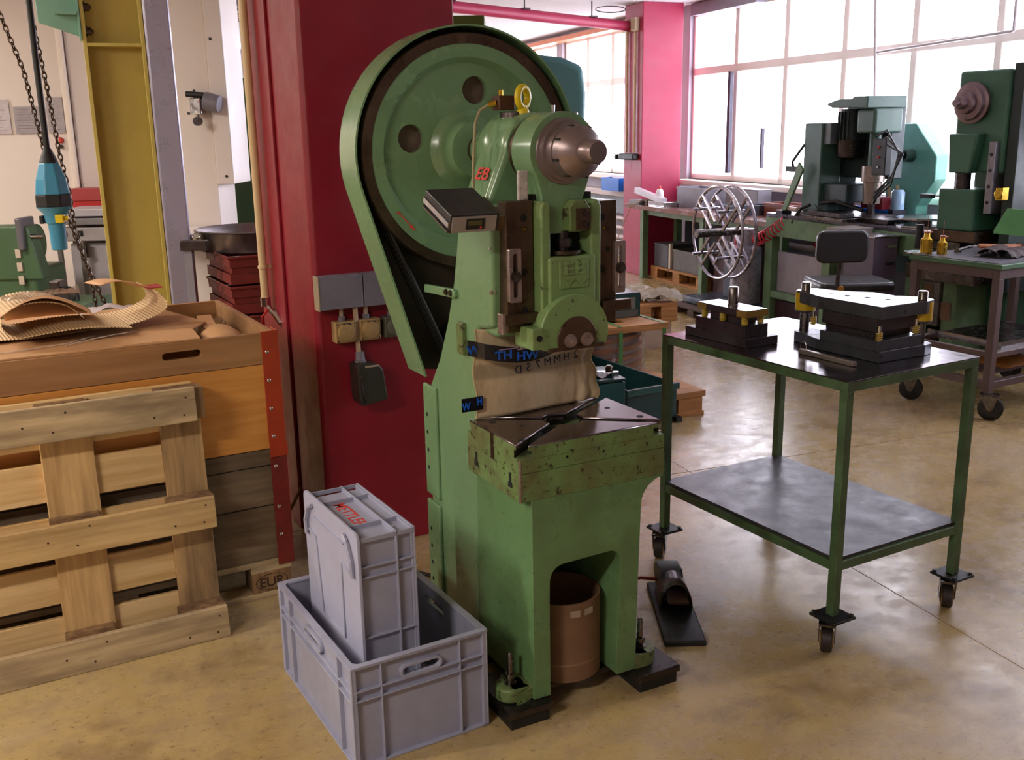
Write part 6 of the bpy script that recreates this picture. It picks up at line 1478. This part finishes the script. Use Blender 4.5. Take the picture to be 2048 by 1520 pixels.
# pale teal machine behind
t = thing('pale_teal_machine', 'pale teal machine with an angled guard plate behind the drill press', 'machine', room(5.66, 6.25, 0), ROOM)
m = MB(); m.prism([(.30, .9), (.30, 1.45), (.20, 1.62), (.02, 1.62), (-.22, 1.38), (-.22, 1.2), (-.05, 1.0), (-.05, .9)], 'x', .0, .12); m.build('guard_plate', paint('pale teal enamel', '#6fae9f', .4), t, bevel=.01)
m = MB(); m.lathe((0, .04, 1.38), (-1, 0, 0), [(0, .05), (.07, .045), (.07, .03), (.01, .03)], 18); m.build('spout', CAST, t, smooth=True)
m = MB(); m.box(-.02, .12, -.05, .28, 0, .9); m.build('body', CAST, t, bevel=.01)
m = MB(); m.tube([(-.06, .10, 1.15), (-.10, .0, .98), (-.12, -.06, .93)], .014, 6); m.build('cream_tube', CREAM, t, smooth=True)
m = MB(); m.tube([(-.06, .2, 1.15), (-.10, .10, .98), (-.12, .04, .93)], .014, 6); m.build('cream_tube', CREAM, t, smooth=True)
# ================================================================ work chair
t = thing('work_chair', 'black upholstered swivel work chair in front of the green bench', 'chair', (2.20, 6.45, 0), .05)
LEA = paint('black leatherette', '#17151a', .4, 0, .1, 12, coat=.2)
def cushion(m, cx, cy, cz, w_, d_, h_, M=None):
    m.prism(rrect(cx - w_ / 2, cx + w_ / 2, cy - d_ / 2, cy + d_ / 2, .06), 'z', cz, cz + h_, M)
m = MB(); m.prism(rrect(-.245, .245, -.21, .21, .07), 'z', .585, .645); m.build('seat', LEA, t, bevel=.02, seg=3, smooth=True)
m = MB(); m.prism(rrect(-.315, .01, .785, .985, .05), 'y', -.27, -.225); m.build('backrest', LEA, t, bevel=.014, seg=3, smooth=True)
m = MB(); m.tube([(-.15, -.225, .86), (-.15, -.20, .60), (-.1, -.05, .57), (0, 0, .57)], .014, 8); m.build('back_bracket', STEELD, t, smooth=True)
m = MB(); m.cyl((0, 0, .10), (0, 0, .585), .025); m.build('gas_column', STEELD, t, smooth=True)
for k in range(5):
    a = 2 * PI * k / 5 + .3; m = MB(); m.tube([(0, 0, .12), (.28 * math.cos(a), .28 * math.sin(a), .07)], .018, 6); m.lathe((.28 * math.cos(a), .28 * math.sin(a), .03), (math.sin(a), -math.cos(a), 0), [(-.015, .03), (.015, .03)], 16); m.build('base_arm', BLACK, t)
m = MB(); m.lathe((-.13, -.215, .615), (0, -1, 0), [(0, .022), (.012, .018)], 10); m.build('torn_foam', paint('foam tear', '#a8742c', .9), t)
# ================================================================ second trolley
C2M = Matrix.Translation((2.681, 5.378, 0)) @ Matrix.Rotation(.51, 4, 'Z')
BRF = paint('brown trolley frame', '#5a4848', .45, .1, .1, 8)
t = thing('brown_trolley', 'brown angle-iron trolley with a green edged top at the right edge of the room', 'trolley'); t.matrix_world = C2M
W, L, b = .95, .58, .045
m = MB(); m.box(-.06, W, -.02, L, .845, .872); m.build('green_edge_top', paint('trolley top green', '#47684a', .4), t, bevel=.003)
m = MB(); m.box(-.04, W - .02, .0, L - .02, .872, .876); m.build('rubber_mat', paint('grey mat', '#54525a', .6), t)
for (x0, x1, y0, y1) in ((-.04, W, -.0, b), (-.04, W, L - b, L), (-.04, b - .04, b, L - b)):
    m = MB(); m.box(x0, x1, y0, y1, .79, .844); m.build('top_rail', BRF, t, bevel=.002, seg=1)
    m = MB(); m.box(x0 + .01, x1 - .001, y0 + .001, y1 - .001, .175, .215); m.build('bottom_rail', BRF, t, bevel=.002, seg=1)
    m = MB(); m.box(x0 + .01, x1 - .001, y0 + .001, y1 - .001, .35, .38); m.build('middle_rail', BRF, t, bevel=.002, seg=1)
for (x, y) in ((-.04, 0), (-.04, L - b), (W - b, 0), (W - b, L - b)):
    m = MB(); m.box(x, x + b, y, y + b, .15, .79); m.build('leg', BRF, t, bevel=.002, seg=1)
    m = MB(); M = Matrix.Translation((x + .02, y - .01, .068)) @ Matrix.Rotation(.5, 4, 'Z')
    m.lathe((-.02, 0, 0), (1, 0, 0), [(0, .058), (.004, .067), (.036, .067), (.04, .058)], 28); m.lathe((-.024, 0, 0), (1, 0, 0), [(0, .03), (.048, .03)], 16); m.build('caster_wheel', BLACK, t, smooth=True, M=M)
    m = MB()
    for s in (-1, 1): m.prism([(-.04, .08), (.06, .08), (.012, -.012), (-.012, -.012)], 'x', s * .029 - .002, s * .029 + .002)
    m.box(-.031, .031, -.04, .06, .072, .082); m.build('caster_fork', STEEL, t, M=M)
def onC2(name, lab, cat, x, y, z=.8765, rz=0, group=None):
    t = thing(name, lab, cat, group=group); t.matrix_world = C2M @ Matrix.Translation((x, y, z)) @ Matrix.Rotation(rz, 4, 'Z'); return t
for (x, y, s, lb) in ((.02, .53, 1.0, 'larger brass spray can on the brown trolley, left one'), (.07, .46, .8, 'smaller brass spray can on the brown trolley, right one')):
    t = onC2('brass_can', lb, 'can', x, y, group='brass spray cans')
    m = MB(); m.lathe((0, 0, 0), (0, 0, 1), [(0, .034 * s), (.085 * s, .034 * s), (.10 * s, .018 * s), (.12 * s, .016 * s)], 20); m.build('can', BRASS, t, smooth=True)
    m = MB(); m.lathe((0, 0, .12 * s), (0, 0, 1), [(0, .02 * s), (.012, .02 * s)], 12); m.cyl((0, 0, .13 * s), (0, 0, .13 * s + .09), .002, n=6); m.cyl((.0, 0, .125 * s), (.03, -.01, .125 * s), .005, n=8); m.build('spout', paint('copper fitting', '#a0684c', .35, .6) if 'copper fitting' not in MATS else MATS['copper fitting'], t)
t = onC2('steel_disc', 'bright steel disc on the left corner of the brown trolley', 'disc', -.0, .58)
m = MB(); m.lathe((0, 0, 0), (0, 0, 1), [(0, .07), (.01, .07)], 32); m.build('disc', BRIGHT, t)
t = onC2('spanner', 'steel ring spanner on the brown trolley in front of the gloves', 'spanner', .12, .26, rz=.5)
m = MB(); m.tube([(0, 0, .012), (.05, 0, .02), (.20, .0, .022), (.3, .01, .012)], .008, 6); m.lathe((0, 0, .004), (0, 0, 1), [(0, .02), (.014, .02)], 14); m.build('spanner', BRIGHT, t, smooth=True)
t = onC2('spanner', 'long steel spanner lying behind the gloves on the brown trolley', 'spanner', .16, .42, rz=.1)
m = MB(); m.tube([(0, 0, .02), (.1, 0, .03), (.3, .0, .03)], .009, 6); m.lathe((0, 0, .008), (0, 0, 1), [(0, .022), (.014, .022)], 14); m.build('spanner', STEEL, t, smooth=True)
GLV = paint('oily work glove', '#4a3e3c', .85, 0, .2, 20)
for (x, y, rz, lb) in ((.30, .16, .1, 'dark oily glove on the brown trolley, lower one of the pair'), (.26, .26, .35, 'dark oily glove on the brown trolley, rolled upper one of the pair')):
    t = onC2('work_glove', lb, 'glove', x, y, rz=rz, group='oily gloves')
    m = MB(); m.grid(lambda u, v: (.26 * (u - .5), .12 * (v - .5), .006 + .04 * math.sin(PI * v) ** .5 + .006 * math.sin(20 * u)), 18, 10); m.build('palm', GLV, t, smooth=True)
    for k in range(4):
        m = MB(); m.tube([(.12, -.045 + .03 * k, .018), (.17, -.045 + .032 * k, .016), (.20, -.04 + .03 * k, .012)], .012, 6); m.build('finger', GLV, t, smooth=True)
t = onC2('hammer', 'hammer with an orange wooden handle at the right of the brown trolley', 'hammer', .42, .36, rz=-.3)
m = MB(); m.tube([(-.1, .02, .035), (0, 0, .03), (.18, 0, .02)], .014, 8); m.build('handle', paint('orange wood handle', '#b0683c', .5), t, smooth=True); m = MB(); m.box(.17, .21, -.05, .05, .0, .04); m.build('head', STEELD, t, bevel=.005)
t = onC2('steel_tray', 'shallow grey steel tray on the middle rail of the brown trolley', 'tray', .1, .05, .381)
m = MB(); m.box(0, .7, 0, .48, 0, .012); m.build('bottom', STEEL, t); m = MB(); m.box(0, .7, -.006, 0, 0, .04); m.box(-.006, 0, 0, .48, 0, .04); m.build('lip', BRIGHT, t)
t = onC2('orange_cushion', 'folded orange-brown leather pad on the lower shelf of the brown trolley', 'pad', .28, .12, .216)
m = MB(); m.box(-.15, .5, .0, .4, 0, .012); m.build('board', BRF, t); m = MB(); m.grid(lambda u, v: (.3 * u, .25 * v, .014 + .06 * math.sin(PI * u) ** .5 * math.sin(PI * v) ** .5), 10, 10); m.build('pad', paint('tan leather', '#a4682c', .5), t, smooth=True)
# ================================================================ second press at the right edge
P2 = Matrix.Translation((3.02, 6.86, 0)) @ Matrix.Rotation(-1.1, 4, 'Z')
G2 = paint('second press green', '#3c6650', .4, 0, .1, 4)
t = thing('second_press', 'dark green eccentric press at the right edge, with a round crank head against the windows', 'press'); t.matrix_world = P2
m = MB(); m.box(.06, .42, .1, .5, .0, 1.92); m.build('column', G2, t, bevel=.02)
m = MB(); m.prism([(.06, 1.30), (.44, 1.30), (.44, 1.94), (.06, 1.94)], 'y', -.12, .3); m.build('head', G2, t, bevel=.02, seg=3)
m = MB(); m.box(.445, .52, -.10, .45, .55, 1.97); m.build('side_plate', paint('dark panel', '#23302f', .5), t, bevel=.004)
m = MB(); m.lathe((.19, -.12, 1.74), (0, -1, 0), [(0, .125), (.03, .13), (.035, .11), (.06, .105), (.065, .07), (.10, .065), (.105, .04), (.15, .038), (.155, .022), (.18, .022)], 36); m.build('crank_nose', steel('rosy steel', '#8a7478', .35, .7), t, smooth=True)
m = MB(); m.prism([(.08, 1.55), (.30, 1.55), (.26, 1.30), (.10, 1.30)], 'y', -.2, -.12); m.build('connecting_rod', G2, t, bevel=.01)
m = MB(); m.cyl((.18, -.15, 1.20), (.18, -.15, 1.30), .05); m.build('adjusting_screw', STEELD, t)
m = MB(); m.box(.04, .32, -.2, .1, .93, 1.20); m.build('ram', G2, t, bevel=.012, seg=3)
m = MB(); m.box(.02, .36, -.22, .08, .86, .93); m.build('ram_base', BROWNST, t, bevel=.004)
m = MB(); m.box(.36, .41, -.16, .0, 1.05, 1.5); gb = m.build('gib', steel('pale gib', '#8f8a92', .35, .8), t, bevel=.003)
for z in (1.12, 1.22, 1.32, 1.42):
    m = MB(); m.lathe((.385, -.16, z), (0, -1, 0), [(0, .011), (.004, .011)], 10); m.build('screw', BLACK, gb)
m = MB(); m.box(-.02, .34, -.25, .3, .70, .80); m.build('die_block', STEELD, t, bevel=.003)
m = MB(); m.box(.04, .26, -.22, .2, .80, .855); m.build('die_upper', STEEL, t, bevel=.003)
m = MB(); m.box(-.10, .45, -.3, .35, .60, .70); m.build('table', STEEL, t, bevel=.004)
m = MB(); m.prism([(.52, .96), (.60, 1.10), (.95, 1.10), (.95, .94), (.52, .94)], 'y', -.25, -.23); m.build('green_guard', paint('light green guard', '#5a9a5c', .45), t, bevel=.003)
for x in (-.18, .14):
    m = MB(); m.box(x, x + .11, -.2, .3, .0, .60); lg = m.build('leg', GREENB, t, bevel=.01)
    m = MB(); m.box(x, x + .08, -.205, -.2, .33, .45); m.build('bronze_plate', paint('bronze plate', '#8a6a58', .4, .4) if 'bronze plate' not in MATS else MATS['bronze plate'], lg)
m = MB(); m.box(-.05, .13, -.22, -.18, .28, .6); cbx = m.build('grey_cabinet', paint('blotchy grey cabinet', '#76706c', .5, 0, .2, 10, dirt='#4a423e', dirt_amt=.6), t, bevel=.006)
m = MB(); m.box(.0, .08, -.226, -.22, .51, .56); m.build('rust_label', paint('rust label', '#6a4a36', .6), cbx)
m = MB(); m.box(.47, .52, -.2, -.14, 1.14, 1.22); m.lathe((.495, -.20, 1.18), (0, -1, 0), [(0, .03), (.01, .03)], 16); m.build('brass_valve', BRASS, t, bevel=.004)
m = MB(); m.lathe((.62, .50, 1.80), (0, -1, 0), [(0, .36), (.1, .36), (.1, .33), (.0, .33)], 64); m.build('flywheel_guard', CASD, t, smooth=True)
m = MB(); m.cyl((-.02, -.28, .80), (-.02, -.28, .96), .025); m.build('guide_post', BLACK, t)
m = MB(); m.box(-.06, .02, -.26, -.2, 1.13, 1.16); m.build('side_lever', CASD, t, bevel=.004)
t = thing('steel_tin', 'small bright steel tin on the floor left of the second press', 'tin', (2.62, 6.35, 0))
m = MB(); m.lathe((0, 0, 0), (0, 0, 1), [(0, .04), (.5, .04), (.505, .035)], 18); m.build('tin', BRIGHT, t, smooth=True)
m = MB(); m.lathe((0, 0, .2), (0, 0, 1), [(0, .042), (.01, .042)], 18); m.build('band', STEELD, t)
t = thing('parts_cabinet', 'small grey parts cabinet behind the brass cans', 'cabinet', (2.50, 6.85, 0), .35)
m = MB(); m.box(0, .2, 0, .3, 0, .86); m.build('body', paint('plum grey cabinet', '#5a4c5c', .45), t, bevel=.004)
m = MB(); m.box(-.01, .29, -.01, .31, .862, .872); m.build('top', BRIGHT, t)
for z in (.55, .67, .79):
    m = MB(); m.box(.10, .18, -.012, 0, z, z + .02); m.build('drawer_handle', BRIGHT, t)
